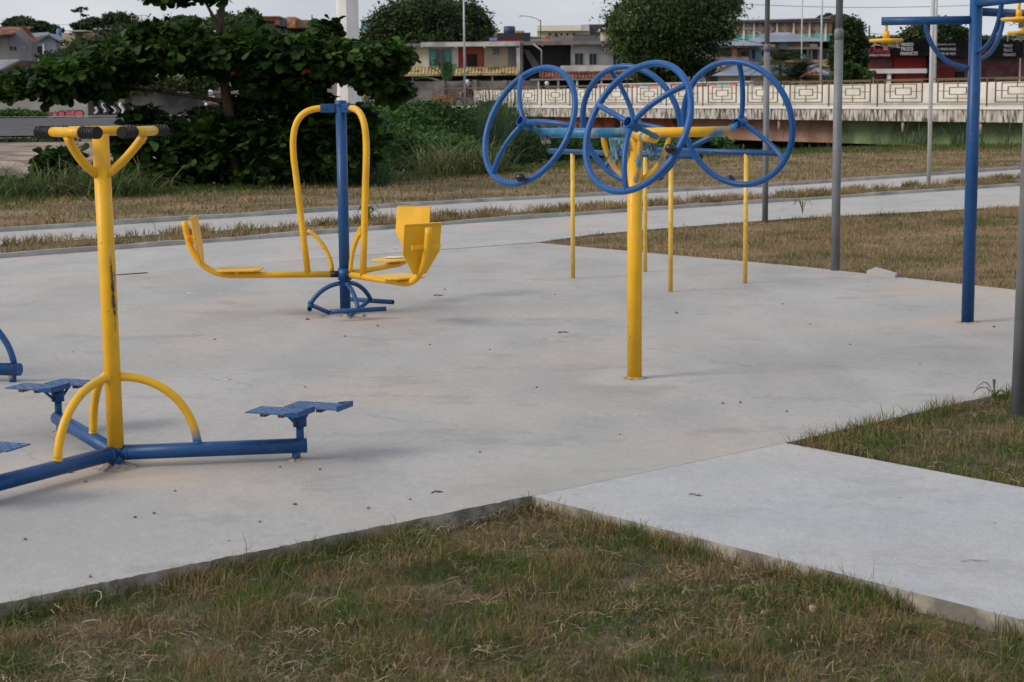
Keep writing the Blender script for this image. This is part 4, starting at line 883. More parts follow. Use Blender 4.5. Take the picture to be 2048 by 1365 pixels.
for nm, lo, lab in (('bush', [(240, 95, 62, 90, 1.6, 36), (150, 118, 62, 60, 1.5, 20), (330, 80, 64, 80, 1.8, 36), (200, 112, 61, 60, 1.5, 24)], 'dark dense bush behind the left arm of the big tree'),
                    ('bush', [(480, 62, 60, 42, 1.6, 28), (440, 66, 61, 40, 1.4, 22), (520, 80, 60, 50, 1.5, 24), (600, 92, 60, 50, 1.5, 22), (650, 100, 61, 50, 1.5, 20)], 'lighter green bush rising behind the tree top')):
    t = thing(nm, lab, 'bush', (0, 0, 0)); C = lobe_points([lob(*l) for l in lo], 14000, shell=.5, clump=.14)
    gz = float(C[:, 2].min()); quad_leaves('foliage', C, .13, leafmat('bush_leaf', (.028, .055, .018), (.055, .095, .03), s=.6), t, asp=.6)
    g = MB(); cx, cy = float(C[:, 0].mean()), float(C[:, 1].mean()); zt = float(terrain(np.array([cx]), np.array([cy]))[0]); g.tube([(cx, cy, zt - .2), (cx + .1, cy, float(C[:, 2].mean()))], [.18, .08], seg=8); g.build('stem', M_bark, t)
def far_tree(name, px, pybase, Y, lobes, n, size, m, label, trunk_r=.25, group=None, droop=.15, asp=.6, clump=.15, limbs_=True, zbase=None):
    b0 = W(px, pybase, Y); zt = float(terrain(np.array([b0.x]), np.array([b0.y]))[0]) if zbase is None else zbase
    t = thing(name, label, 'tree', (b0.x, b0.y, zt), group=group); off = np.array([b0.x, b0.y, zt])
    rq = random.Random(int(px)); ex = []
    for x, y, dy, rx, ry, rz in lobes:
        for _ in range(4 if rx > 15 else 0): an = rq.uniform(0, 6.283); ex.append((x + math.cos(an) * rx * .98, y - math.sin(an) * rz * .98, dy + rq.uniform(-1, 1), rx * rq.uniform(.14, .30), ry * .3, rz * rq.uniform(.14, .30)))
    L_ = [lob(x, y, Y + dy, rx, ry, rz) for x, y, dy, rx, ry, rz in lobes]; nl = len(L_); L_ += [lob(x, y, Y + dy, rx, ry, rz) for x, y, dy, rx, ry, rz in ex]; C = lobe_points(L_, n, shell=.45, clump=clump) - off
    quad_leaves('crown', C, size, m, t, droop=droop, asp=asp); top = Vector(C.mean(0)); g = MB()
    g.tube([(0, 0, -.4), (top.x * .3, top.y * .3, top.z * .5), tuple(top)], [trunk_r, trunk_r * .75, trunk_r * .3], seg=9)
    if limbs_:
        for l in L_[:nl]:
            e = Vector(l[:3]) - Vector(off); g.tube(bez(Vector((top.x * .3, top.y * .3, top.z * .45)), Vector((e.x * .4, e.y * .4, e.z * .8)), e, n=6), [trunk_r * .45, trunk_r * .4, trunk_r * .35, trunk_r * .3, trunk_r * .22, trunk_r * .15, trunk_r * .08], seg=6)
    g.build('trunk', M_bark2, t); return t
M_f1 = leafmat('far_leaf_dark', (.017, .036, .011), (.055, .085, .026), s=.5, isl=.5)
M_f2 = leafmat('far_leaf_mid', (.022, .050, .014), (.070, .120, .032), s=.6, isl=.5)
M_f3 = leafmat('far_leaf_bright', (.035, .085, .015), (.075, .15, .035), s=.4, isl=.4)
far_tree('round_tree', 860, 150, 205, [(800, 65, 0, 58, 5, 42), (850, 45, 0, 70, 6, 42), (905, 50, 2, 60, 5, 42), (940, 75, 2, 36, 5, 32), (770, 90, -2, 40, 4, 28), (870, 80, -3, 80, 5, 35)], 80000, .40, M_f1, 'huge dark round tree behind the cream two storey house', clump=.22)
far_tree('feathery_tree', 1330, 215, 112, [(1290, 40, 0, 60, 3, 45), (1350, 10, 0, 70, 3, 50), (1410, 30, 0, 60, 3, 40), (1260, 80, 0, 32, 2, 25), (1310, 100, 0, 50, 2.5, 35), (1380, 80, 1, 55, 2.5, 30), (1440, 5, 1, 35, 2, 25), (1340, 130, 0, 45, 2, 25),
          (1285, 125, -1, 30, 2, 16), (1395, 130, 1, 30, 2, 16), (1250, 50, -1, 28, 2, 16), (1450, 60, 1, 18, 2, 14), (1330, 160, 0, 50, 2, 20)], 46000, .27, M_f2, 'feathery green tree rising behind the front blue wheel', trunk_r=.28, droop=.8, asp=.35, clump=.30)
far_tree('street_tree', 1705, 170, 118, [(1700, 75, 0, 26, 1.6, 32), (1708, 100, 0, 26, 1.8, 30), (1690, 115, 0, 26, 1.6, 26), (1712, 125, 0, 18, 1.4, 22), (1690, 88, 0, 24, 1.4, 20)], 15000, .25, M_f1, 'dark narrow tree left of the black shop sign', trunk_r=.14)
far_tree('street_tree', 1700, 168, 112, [(1695, 145, 0, 24, 1.1, 16), (1715, 152, 0, 18, 1.1, 12)], 2600, .30, M_f3, 'bright green low tree at the foot of the dark narrow tree', trunk_r=.08)
far_tree('round_tree', 1868, 130, 185, [(1868, 75, 0, 55, 4, 30), (1845, 82, 0, 35, 3, 24), (1900, 80, 0, 35, 3, 24), (1940, 100, 3, 50, 3, 12), (2000, 100, 3, 50, 3, 10)], 26000, .36, M_f1, 'dark rounded tree behind the shop with the black fascia')
far_tree('round_tree', 60, 130, 330, [(45, 52, 0, 26, 7, 14), (75, 58, 0, 22, 6, 12), (60, 65, 0, 34, 6, 10), (108, 62, 0, 12, 4, 8)], 22000, .5, M_f1, 'low dark tree row behind the tiled gable at far left')
far_tree('hill_tree', 178, 100, 340, [(165, 54, 0, 14, 5, 9), (185, 50, 0, 18, 5, 11), (195, 58, 0, 14, 4, 8)], 15000, .45, M_f1, 'hilltop tree under the umbrella shaped tree')
far_tree('umbrella_tree', 161, 100, 330, [(165, 17, 0, 8, 1.5, 1.4), (155, 22, 0, 9, 1.5, 1.2), (171, 31, 0, 7, 1.5, 1.2)], 700, .35, M_f1, 'thin flat topped tree sticking above the skyline at left', trunk_r=.10, limbs_=False)
far_tree('hill_tree', 240, 100, 340, [(226, 42, 0, 15, 5, 14), (252, 42, 0, 18, 5, 14), (240, 52, 0, 26, 5, 8)], 18000, .45, M_f1, 'wide hilltop tree right of the umbrella shaped tree')
far_tree('hill_tree', 455, 100, 280, [(440, 40, 0, 18, 5, 14), (470, 48, 0, 24, 5, 12), (500, 35, 0, 18, 4, 14), (370, 45, 0, 30, 5, 10), (400, 50, 0, 30, 5, 10)], 20000, .45, M_f2, 'trees on the hill behind the bare upper trunk of the big tree')
far_tree('hill_tree', 575, 100, 300, [(620, 58, 0, 26, 5, 8), (570, 62, 0, 40, 5, 8)], 10000, .45, M_f2, 'low green trees in front of the brick hill houses')
far_tree('hill_tree', 1430, 100, 300, [(1400, 62, 0, 40, 5, 14), (1350, 60, 0, 40, 5, 12), (1260, 60, 3, 16, 4, 10)], 11000, .45, M_f1, 'dark tree line on the hill left of the brown warehouse')
far_tree('hill_tree', 1650, 60, 345, [(1652, 36, 0, 12, 3, 5)], 900, .7, M_f1, 'tree top peeping over the warehouse roof')
far_tree('hill_tree', 950, 100, 320, [(954, 60, 0, 8, 2, 4)], 500, .7, M_f1, 'tiny round tree on the skyline left of the dark roofed block')
C = lobe_points([lob(x, 84, 236, 46, 4, 9) for x in range(1740, 2100, 34)] + [lob(x, 86, 262, 40, 4, 8) for x in range(1060, 1460, 40)], 26000, shell=.4, clump=.2)
stuff(quad_leaves('hillside_greenery', C, .42, M_f2), 'distant greenery along the low ridge behind the shop and houses', 'trees')
# palm by the road, banana plant at the cream house
def frond_plant(name, px, py, Y, htop, n, fl, fw, m, label, cat, el=(.1, 1.3), curl=.9, trunk_r=.12, zbase=None, leaflets=True):
    b0 = W(px, py, Y); z = float(terrain(np.array([b0.x]), np.array([b0.y]))[0]) if zbase is None else zbase
    t = thing(name, label, cat, (b0.x, b0.y, z)); g = MB(); g.tube([(0, 0, -.3), (0, 0, htop)], [trunk_r, trunk_r * .8], seg=9); g.build('trunk', M_bark, t)
    rn = random.Random(px); V = MB()
    for k in range(n):
        a = k * 2.4 + rn.uniform(-.2, .2); e = rn.uniform(*el); L_ = fl * rn.uniform(.75, 1.1); d = pol(a, math.cos(e)) + Vector((0, 0, math.sin(e)))
        c = bez(Vector((0, 0, htop)), Vector((0, 0, htop)) + d * L_ * .6, Vector((0, 0, htop)) + pol(a, math.cos(e) * L_ + .2 * L_) + Vector((0, 0, math.sin(e) * L_ - curl * L_ * .5)), n=14); s_ = pol(a + 1.57, 1)
        if leaflets:
            for i in range(2, 15):
                for sg in (-1, 1):
                    w_ = fw * (1 - abs(i / 14 - .45)); tip = c[min(i, 14)] + s_ * sg * w_ + (c[min(i, 14)] - c[i - 1]).normalized() * w_ * .8 + Vector((0, 0, -.25 * w_)); q = (c[i - 1].lerp(c[min(i, 14)], .5))
                    V.add([c[i - 1], q, tip], [(0, 1, 2)])
        else:
            for i in range(14):
                w1 = fw * math.sin(math.pi * (i + .6) / 15.6); w2 = fw * math.sin(math.pi * (i + 1.6) / 15.6); up_ = Vector((0, 0, .06))
                V.add([c[i] - s_ * w1 + up_, c[i], c[i + 1], c[i + 1] - s_ * w2 + up_], [(0, 1, 2, 3)]); V.add([c[i], c[i] + s_ * w1 + up_, c[i + 1] + s_ * w2 + up_, c[i + 1]], [(0, 1, 2, 3)])
    V.build('fronds', m, t, fix=False); return t
frond_plant('palm_tree', 1592, 165, 106, 1.9, 46, 2.5, .75, M_f1, 'dark feathery palm in front of the hip roofed house', 'palm', el=(.2, 1.4))
frond_plant('palm_tree', 1560, 165, 110, 3.0, 30, 2.0, .6, M_f1, 'smaller palm left of and behind the dark feathery palm', 'palm', el=(-.1, 1.2))
frond_plant('banana_plant', 895, 175, 128, 1.7, 13, 2.9, .36, leafmat('banana_leaf', (.04, .10, .03), (.07, .15, .05), s=2), 'banana plant in front of the tiled awning', 'plant', el=(.35, 1.4), curl=.7, leaflets=False)
frond_plant('banana_plant', 795, 190, 124, 1.2, 6, 1.9, .2, MATS['banana_leaf'], 'spindly banana plant at the left end of the awning', 'plant', el=(.5, 1.4), curl=.7, leaflets=False)
# ================================================================ road, walls
M_asph = mat('asphalt', (.060, .062, .070), .9, .2, 2, col2=(.085, .088, .098)); M_pave = mat('pavement', (.28, .275, .265), .9, .15, 1.5)
M_dirt = mat('pale_dirt', (.20, .15, .115), .95, .35, .9, col2=(.36, .28, .225), bump=.6, bscale=5)
def strip_terrain(name, pts_front, pts_back, dz, m, n=24):
    V = []; 
    for i in range(n + 1):
        t = i / n; k = t * (len(pts_front) - 1); j = min(int(k), len(pts_front) - 2); f_ = k - j
        for P_ in (pts_front, pts_back):
            a = Vector(P_[j]).lerp(Vector(P_[j + 1]), f_); V.append(a)
    rows = []
    for i in range(n + 1):
        for q in range(25):
            p = V[2 * i].lerp(V[2 * i + 1], q / 24); z = float(terrain(np.array([p.x]), np.array([p.y]))[0]); rows.append((p.x, p.y, z + dz))
    b = MB(); b.add(rows, [(25 * i + q, 25 * (i + 1) + q, 25 * (i + 1) + q + 1, 25 * i + q + 1) for i in range(n) for q in range(24)], True); return struct(b.build(name, m))
strip_terrain('dirt_bank', [(-40, 41), (-14, 43.5), (-6, 48)], [(-46, 66), (-18, 70), (-6, 72)], .06, M_dirt)
strip_terrain('road', [(-60, 78), (-20, 80), (-4.5, 84)], [(-64, 104), (-24, 104), (-7, 104)], .07, M_asph)
strip_terrain('pavement', [(-64, 104.02), (-24, 104.02), (-7, 104.02)], [(-64, 108.6), (-24, 108.6), (-7, 108.6)], .13, M_pave)
def zt(x, y): return float(terrain(np.array([x]), np.array([y]))[0])
class FB(MB):
    """boxes given by the facade rectangle (photo units) at distance Y; yo moves toward the viewer"""
    def __init__(s, Y): super().__init__(); s.Y = Y
    def r(s, x0, y0, x1, y1, yo=0.0, dep=.2):
        a = W(x0, (y0 + y1) / 2, s.Y); b_ = W(x1, (y0 + y1) / 2, s.Y); xm = (x0 + x1) / 2; t_ = W(xm, y0, s.Y); u_ = W(xm, y1, s.Y)
        return s.wbox((a.x, s.Y - yo, t_.z), (b_.x, s.Y - yo + dep, u_.z))
def part(name, Y, rects, m, parent, yo=0.0, dep=.2, split=True):
    if split and len(rects) > 1 and name in ('column', 'window', 'door', 'pier', 'beam_end', 'ground_floor_post', 'porch_post', 'pink_panel'):
        return [part(name, Y, [q], m, parent, yo, dep) for q in rects][-1]
    b = FB(Y)
    for q in rects: b.r(*q, yo=yo, dep=dep)
    return b.build(name, m, parent)
def win(parent, Y, x0, y0, x1, y1, mf, mg, yo=.06, bars=1, sill=True):
    k = 1.2
    f = part('window', Y, [(x0 - k, y0 - k, x1 + k, y0), (x0 - k, y1, x1 + k, y1 + k), (x0 - k, y0, x0, y1), (x1, y0, x1 + k, y1)] + [((x0 + (x1 - x0) * (i + 1) / (bars + 1)) - .3, y0, (x0 + (x1 - x0) * (i + 1) / (bars + 1)) + .3, y1) for i in range(bars)], mf, parent, yo=yo, dep=.1, split=False)
    part('pane', Y, [(x0, y0, x1, y1)], mg, f, yo=yo - .03, dep=.05); return f
M_cream = mat('cream_wall', (.55, .47, .34), .9, .08, .5); M_offw = mat('offwhite_wall', (.55, .53, .50), .9, .08, .5, col2=(.62, .60, .58)); M_redw = mat('red_wall', (.36, .10, .065), .9, .1, .5)
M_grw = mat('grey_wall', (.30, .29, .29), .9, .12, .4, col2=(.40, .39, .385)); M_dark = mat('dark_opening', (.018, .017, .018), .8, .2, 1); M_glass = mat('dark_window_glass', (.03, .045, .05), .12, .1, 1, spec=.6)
M_frame = mat('window_frame_metal', (.30, .31, .32), .5); M_conw = mat('weathered_white_concrete', (.42, .41, .39), .9, .2, .6, col2=(.58, .57, .55)); M_tealc = mat('teal_curtain', (.10, .36, .28), .8, .12, 3, stretch=(6, 1, .3))
M_ytile = mat('yellow_tile', (.10, .08, .05), .9, .3, 1.6, col2=(.46, .35, .17), t0=.32, t1=.5, detail=7); M_rtile = mat('red_tile', (.16, .06, .045), .9, .35, 1.2, col2=(.30, .11, .07)); M_brick = mat('clay_brick', (.48, .20, .10), .9, .2, 2, col2=(.60, .28, .16))
M_block = mat('grey_block_wall', (.14, .13, .125), .95, .3, .6, col2=(.235, .21, .20), detail=8); M_shut = mat('grey_shutter', (.16, .155, .165), .6, .1, 1); M_beige = mat('beige_wall', (.48, .41, .30), .9, .1, .4)
M_bluer = mat('blue_grey_roof', (.20, .235, .30), .6, .15, .4); M_turq = mat('turquoise_wall', (.16, .48, .40), .8, .1, .5); M_tealw = mat('blue_wall', (.13, .25, .33), .8, .15, .5); M_tan = mat('tan_wall', (.48, .31, .18), .9, .1, .4)
M_brn = mat('brown_brick_wall', (.27, .155, .075), .9, .2, .5, col2=(.36, .225, .115)); M_whp = mat('white_paint_wall', (.72, .70, .67), .8, .06, .6); M_blk = mat('black_fascia', (.008, .008, .009), .9, .3, 1, spec=.1)
M_red = mat('dark_red_wall', (.22, .032, .03), .8, .15, .5, col2=(.32, .055, .05)); M_redg = mat('red_grille', (.40, .03, .03), .6); M_dgr = mat('dark_grey_roof', (.06, .062, .07), .8, .2, .5); M_gy = mat('mid_grey_wall', (.235, .235, .255), .9, .12, .3)
M_tank = mat('blue_tank', (.05, .16, .38), .5, .1, 1); M_navy = mat('navy_tank', (.03, .05, .12), .5)
def body(th_, Y, x0, y0, x1, y1, dep, m, name='wall'):
    return part(name, Y, [(x0, y0, x1, y1)], m, th_, yo=0, dep=dep)
# graffiti wall, left
Yw = 109.0
t = thing('street_wall', 'pale rendered wall with pink bubble graffiti at far left', 'wall'); body(t, Yw, -60, 183, 175, 240, .25, mat('pale_render', (.33, .31, .285), .9, .12, .5)); part('cap', Yw, [(-60, 181, 175, 183.2)], M_conw, t, yo=.05, dep=.35)
def bubble(px, py, rx, ry, lean, parent):
    def el(k, yo, m, nm):
        b = MB(); n = 22; c = W(px, py, Yw); s_ = Yw / FPX; pts = []
        for i in range(n):
            a = 2 * math.pi * i / n; x = math.copysign(abs(math.cos(a)) ** .75, math.cos(a)) * rx * k; z = math.copysign(abs(math.sin(a)) ** .75, math.sin(a)) * ry * k; pts.append((c.x + (x + lean * z) * s_, Yw - yo, c.z + z * s_))
        b.slab(pts, (0, 1, 0), yo - .003); return b.build(nm, m, parent)
    el(1.0, .012, M_blk, 'graffiti_outline'); el(.80, .020, mat('pink_paint', (.55, .13, .16), .8, .15, 1), 'graffiti_fill')
for px, py, rx, ry, ln_ in ((85, 228, 7, 4, .2), (97, 229, 6, 5, .2), (109, 230, 6, 6, .2), (123, 229, 7.5, 7.5, .15), (136, 229, 6, 8, .3), (145, 227, 5, 7, .2), (158, 229, 10, 8.5, .1)): bubble(px, py, rx, ry, ln_, t)
t = thing('street_wall', 'dark stained wall with white and black graffiti behind the big tree', 'wall'); body(t, Yw + .3, 175.5, 187, 470, 240, .25, mat('stained_render', (.10, .095, .09), .95, .3, .35, col2=(.24, .225, .205), detail=7))
rg = random.Random(8)
for k in range(9):
    b = MB(); x0 = 190 + k * 9; cc = [W(x0 + rg.uniform(-3, 3), 226 - j * 5 + rg.uniform(-2, 2), Yw + .28) + Vector((0, 0, 0)) for j in range(5)]
    b.tube(bez(cc[0], cc[1] + Vector((.5, 0, 0)), cc[3] - Vector((.4, 0, 0)), cc[4], 10), .05 if k % 3 else .09, seg=5); b.build('graffiti_stroke', M_blk if k % 2 else M_white, t)
C = lobe_points([lob(270, 175, Yw - .3, 60, .5, 14), lob(340, 168, Yw - .3, 60, .5, 14), lob(400, 172, Yw - .3, 40, .5, 16)], 5000, shell=.2)
stuff(quad_leaves('wall_creeper', C, .28, leafmat('vine_leaf', (.04, .07, .018), (.085, .115, .035), s=.6)), 'creeper spilling over the dark graffiti wall', 'creeper')
C = lobe_points([lob(20, 228, Yw - 2, 40, .8, 9), lob(60, 230, Yw - 2, 40, .8, 8)], 2500, shell=.2); stuff(quad_leaves('roadside_weeds', C, .22, M_under), 'weeds growing against the pale graffiti wall', 'weeds')
C = lobe_points([lob(20, 288, 72, 60, 1.2, 9), lob(100, 284, 73, 60, 1.2, 8)], 3500, shell=.2); stuff(quad_leaves('roadside_weeds', C, .18, M_f1), 'dark weeds between the road and the pale dirt', 'weeds')
# slatted fence, brick gate pier, block walls
t = thing('slat_fence', 'grey vertical slat fence behind the parked car', 'fence'); b = FB(Yw + .2); x = 470.0
while x < 574: b.r(x, 152, x + 3.2, 208, yo=.02, dep=.05); x += 4.4
b.build('slats', M_gy, t); part('rail', Yw + .2, [(470, 160, 574, 162), (470, 200, 574, 202)], M_gy, t, yo=-.04, dep=.05); 
t = thing('slat_fence', 'grey vertical slat fence right of the brick pier', 'fence'); b = FB(Yw + .2); x = 612.0
while x < 690: b.r(x, 150, x + 3.2, 208, yo=.02, dep=.05); x += 4.4
b.build('slats', M_gy, t); part('rail', Yw + .2, [(612, 160, 690, 162), (612, 200, 690, 202)], M_gy, t, yo=-.04, dep=.05)
t = thing('brick_pier', 'red brown brick pier between two slat fences', 'pier'); part('pier', Yw + .2, [(576, 150, 610, 215)], mat('pier_brick', (.20, .075, .05), .9, .2, 3), t, yo=.1, dep=.5); part('cap', Yw + .2, [(574.5, 148, 611.5, 150.3)], M_conw, t, yo=.16, dep=.62)
Yb = 122.0
t = thing('block_wall', 'rough grey block wall below the cream house', 'wall'); body(t, Yb, 728, 163, 1075, 215, .3, M_block)
for x in (885, 950, 1010, 772): part('pier', Yb, [(x - 4, 161, x + 4, 215)], mat('pier_concrete', (.20, .19, .18), .9, .2, 2), t, yo=.12, dep=.12)
t = thing('low_wall', 'low grey wall with arch pattern beside the white tower', 'wall'); body(t, 116, 690, 202, 792, 228, .3, M_block); part('coping', 116, [(690, 200, 792, 202.3)], M_conw, t, yo=.05, dep=.4)
# white octagonal tower
Yc = 98.0; p = W(699, 230, Yc); s_ = Yc / FPX
t = thing('white_tower', 'tall tapering white octagonal tower with flared grey based foot', 'tower', (p.x, p.y, p.z - .3))
g = MB(); g.lathe([(25.5 * s_, 11 * s_), (25.5 * s_, 30 * s_), (23.5 * s_, 60 * s_), (21.8 * s_, 235 * s_), (20 * s_, 420 * s_)], seg=8); o = g.build('shaft', M_whp, t); [setattr(f, 'use_smooth', False) for f in o.data.polygons]
g = MB(); g.lathe([(26 * s_, 0), (26 * s_, 11 * s_), (25.5 * s_, 23 * s_)], seg=8); g.lathe([(26.0 * s_, -1), (26.2 * s_, 22 * s_)], seg=8); o = g.build('plinth', mat('grey_plinth', (.13, .13, .135), .9), t); [setattr(f, 'use_smooth', False) for f in o.data.polygons]
# ================================================================ houses
# cream house
Y = 150.0
t = thing('cream_house', 'cream two storey house with teal curtains and a white roof slab', 'house')
body(t, Y, 755, 94, 847, 200, 8, M_cream); body(t, Y, 847, 94, 917, 200, 8, M_offw, 'wall'); part('recess_wall', Y, [(917, 94, 969, 200)], M_redw, t, yo=-.35, dep=7); body(t, Y, 969, 94, 1034, 200, 8, mat('tan_cream_wall', (.42, .36, .28), .9, .08, .5), 'wall')
part('roof_slab', Y, [(843, 85, 1040, 94)], M_conw, t, yo=1.2, dep=9.4); part('roof_slab', Y, [(752, 88, 843, 95)], mat('grey_slab', (.20, .19, .18), .9, .2, 1), t, yo=.6, dep=8.8)
part('beam_end', Y, [(x, 93.8, x + 3.4, 97) for x in (843.5, 911.5, 967.5, 1034)], M_conw, t, yo=1.15, dep=.6)
win(t, Y, 803, 114, 822, 134, M_frame, M_glass); f = win(t, Y, 859, 99, 903, 132.5, M_frame, M_glass)
def curtain(x0, x1, xa):
    b = MB(); n = 16; rows = []
    for j in range(9):
        v = j / 8; L0 = x0 + (xa - x0) * v ** 1.6 * .75; L1 = x1 + (xa - x1) * v ** 1.6 * .75
        for i in range(n + 1): q = W(L0 + (L1 - L0) * i / n, 99.5 + 32.5 * v, Y); rows.append((q.x, Y - .075 - .03 * math.sin(i * 2.2), q.z))
    b.add(rows, [((n + 1) * j + i, (n + 1) * j + i + 1, (n + 1) * (j + 1) + i + 1, (n + 1) * (j + 1) + i) for j in range(8) for i in range(n)], True); b.build('curtain', M_tealc, f, fix=False)
curtain(859.5, 873, 866); curtain(889, 902.5, 897)
part('door', Y, [(934, 108.5, 954, 135)], M_dark, t, yo=-.28, dep=.1); win(t, Y, 986.5, 97, 998.5, 109.5, M_frame, mat('louvre_glass', (.10, .15, .14), .4)); part('shutter', Y, [(1016, 95, 1032, 135)], M_shut, t, yo=.05, dep=.1)
part('column', Y, [(1033, 94, 1040, 165)], M_conw, t, yo=1.15, dep=.5)
def awning(parent, Y, x0, x1, yt, yb, out_, m, ribs=True, name='awning'):
    a = W(x0, yt, Y); b_ = W(x1, yt, Y); c_ = W(x0, yb, Y); rows = []; n = int((b_.x - a.x) / .07) if ribs else 2; g = MB()
    for i in range(n + 1):
        x = a.x + (b_.x - a.x) * i / n; zz = .05 * math.sin(i * math.pi / 2) if ribs else 0; rows += [(x, Y - .05, a.z + zz), (x, Y - out_, c_.z + zz)]
    g.add(rows, [(2 * i, 2 * i + 2, 2 * i + 3, 2 * i + 1) for i in range(n)]); q = W(x1, yb + 1.5, Y)
    g.wbox((a.x, Y - out_, c_.z - .15), (b_.x, Y - out_ + .08, c_.z - .02)); return g.build(name, m, parent, fix=False)
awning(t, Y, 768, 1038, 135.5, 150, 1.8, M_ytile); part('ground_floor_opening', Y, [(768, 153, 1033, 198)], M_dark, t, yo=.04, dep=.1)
part('ground_floor_post', Y, [(826, 151, 829, 190), (983, 151, 987, 190)], M_gy, t, yo=1.6, dep=.2)
# grey house
t = thing('grey_house', 'long grey two storey house with open stair bay and three dark windows', 'house')
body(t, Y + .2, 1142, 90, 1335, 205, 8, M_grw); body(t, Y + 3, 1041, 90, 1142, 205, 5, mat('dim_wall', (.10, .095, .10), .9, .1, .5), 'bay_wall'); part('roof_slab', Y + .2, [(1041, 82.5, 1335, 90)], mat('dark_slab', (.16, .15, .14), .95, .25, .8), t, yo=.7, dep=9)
part('beam_end', Y + .2, [(x, 89.8, x + 3.2, 93) for x in (1083, 1142, 1203)], M_conw, t, yo=.65, dep=.5)
for x0, x1 in ((1150, 1166), (1179, 1193), (1226, 1240)): win(t, Y + .2, x0, 107.5, x1, 130, M_frame, M_glass, bars=1)
ac = part('air_conditioner', Y + .2, [(1209, 96, 1222, 105)], M_conw, t, yo=.4, dep=.4); part('fan_grille', Y + .2, [(1211, 97.8, 1214, 100), (1216.5, 97.8, 1219.5, 100), (1211, 101.3, 1214, 103.5), (1216.5, 101.3, 1219.5, 103.5)], M_dark, ac, yo=.43, dep=.1)
part('balcony_parapet', Y + .2, [(1120, 131.5, 1290, 143)], M_conw, t, yo=1.3, dep=.2); awning(t, Y + .2, 1078, 1290, 143.5, 157, 2.4, M_rtile)
part('awning_edge', Y + .2, [(1060, 158, 1290, 161)], M_gy, t, yo=2.5, dep=.1); part('ground_floor_dark_panel', Y + .2, [(1041, 160, 1335, 200)], M_dark, t, yo=.1, dep=.1)  # flat dark panel across the ground floor behind the columns
part('column', Y + .2, [(x, 160, x + 4, 204) for x in (1074, 1113, 1150, 1198)], M_conw, t, yo=2.4, dep=.2)
b = MB(); a = W(1046, 100, Y + 1.5); c_ = W(1075, 138, Y + 1.5); b.slab([a, a + Vector((.5, 0, 0)), c_ + Vector((.5, 0, -.2)), c_ + Vector((-.3, 0, -.2))], (0, 1, 0), 1.0); b.build('stair_flight', M_gy, t)
b = MB(); a = W(1083, 131, Y - .6); c_ = W(1083, 101, Y - .6); d_ = W(1066, 88, Y - .6); b.tube([a, c_, d_], .07, seg=6); b.build('pipe', M_conw, t)
part('ground_floor', Y + .1, [(1041, 92, 1046, 200)], M_gy, t, yo=.5, dep=.3)
t = thing('pink_house', 'low pale house half hidden right of the feathery tree', 'house'); body(t, 140, 1375, 130, 1412, 205, 6, M_offw); awning(t, 140, 1372, 1412, 136, 150, 1.2, M_rtile, ribs=False); win(t, 140, 1398, 100, 1404, 118, M_frame, M_glass, bars=0); body(t, 141, 1375, 70, 1395, 130, 6, M_grw, 'upper_wall'); part('roof_edge', 140, [(1372, 126, 1412, 130)], M_conw, t, yo=.3, dep=6)
# roofs behind
t = thing('dark_roofed_block', 'dark block with a red sheet roof behind the cream house', 'house'); body(t, 190, 994, 66, 1061, 90, 8, mat('black_wall', (.035, .035, .042), .8)); part('red_roof', 185, [(976, 81, 1045, 86)], mat('crimson_roof', (.38, .03, .05), .6), t, dep=6); part('blue_tarp', 188, [(979, 76, 994, 81)], mat('blue_tarp', (.12, .30, .45), .6), t, dep=2)
t = thing('hill_house', 'small brick and cream houses on the skyline beside the round tree', 'house'); body(t, 300, 975, 56, 994, 75, 8, M_beige); body(t, 300, 1032, 62, 1049, 70, 6, M_brick, 'brick_wall'); part('roof', 300, [(973, 55, 996, 57)], M_conw, t, yo=.5, dep=9); part('window', 300, [(979, 62, 982, 67), (987, 62, 990, 67)], M_dark, t, yo=.06, dep=.1)
g = MB(); p = W(1019, 64, 295); g.lathe([(0, .9), (.9, .9), (1.0, .1), (0.9, -.4), (0, -.4)], p, seg=16); tag(g.build('water_tank', M_navy), 'navy water tank on a roof between the round tree and white factory', 'water tank')
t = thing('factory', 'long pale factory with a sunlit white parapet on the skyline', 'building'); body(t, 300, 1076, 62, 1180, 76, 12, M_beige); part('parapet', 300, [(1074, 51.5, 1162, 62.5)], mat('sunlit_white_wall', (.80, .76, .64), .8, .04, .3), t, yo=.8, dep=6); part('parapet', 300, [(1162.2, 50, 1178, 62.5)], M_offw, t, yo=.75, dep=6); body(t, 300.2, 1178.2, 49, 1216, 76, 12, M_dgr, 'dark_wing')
part('window', 300, [(x, 67, x + 4, 71.5) for x in (1098, 1109, 1121, 1133, 1146)], M_dark, t, yo=.08, dep=.1); [part('pilaster', 300, [(x, 62.6, x + 2, 76)], M_conw, t, yo=.2, dep=.3) for x in (1090, 1107, 1126, 1152)]
t = thing('hill_house', 'grey walled low houses with an orange gable below the factory', 'house'); body(t, 240, 1100, 75, 1146, 90, 8, M_gy); body(t, 238, 1146, 72, 1207, 92, 8, mat('dim_grey_wall', (.13, .13, .14), .9)); part('roof', 240, [(1146, 70.5, 1207, 73)], M_dgr, t, yo=2, dep=8)
b = MB(); q = [W(1072, 84, 241), W(1096, 75, 241), W(1100, 84, 241)]; b.slab(q, (0, 1, 0), 3); b.build('gable', M_brick, t); body(t, 242, 1055, 78, 1100, 92, 6, M_grw); 
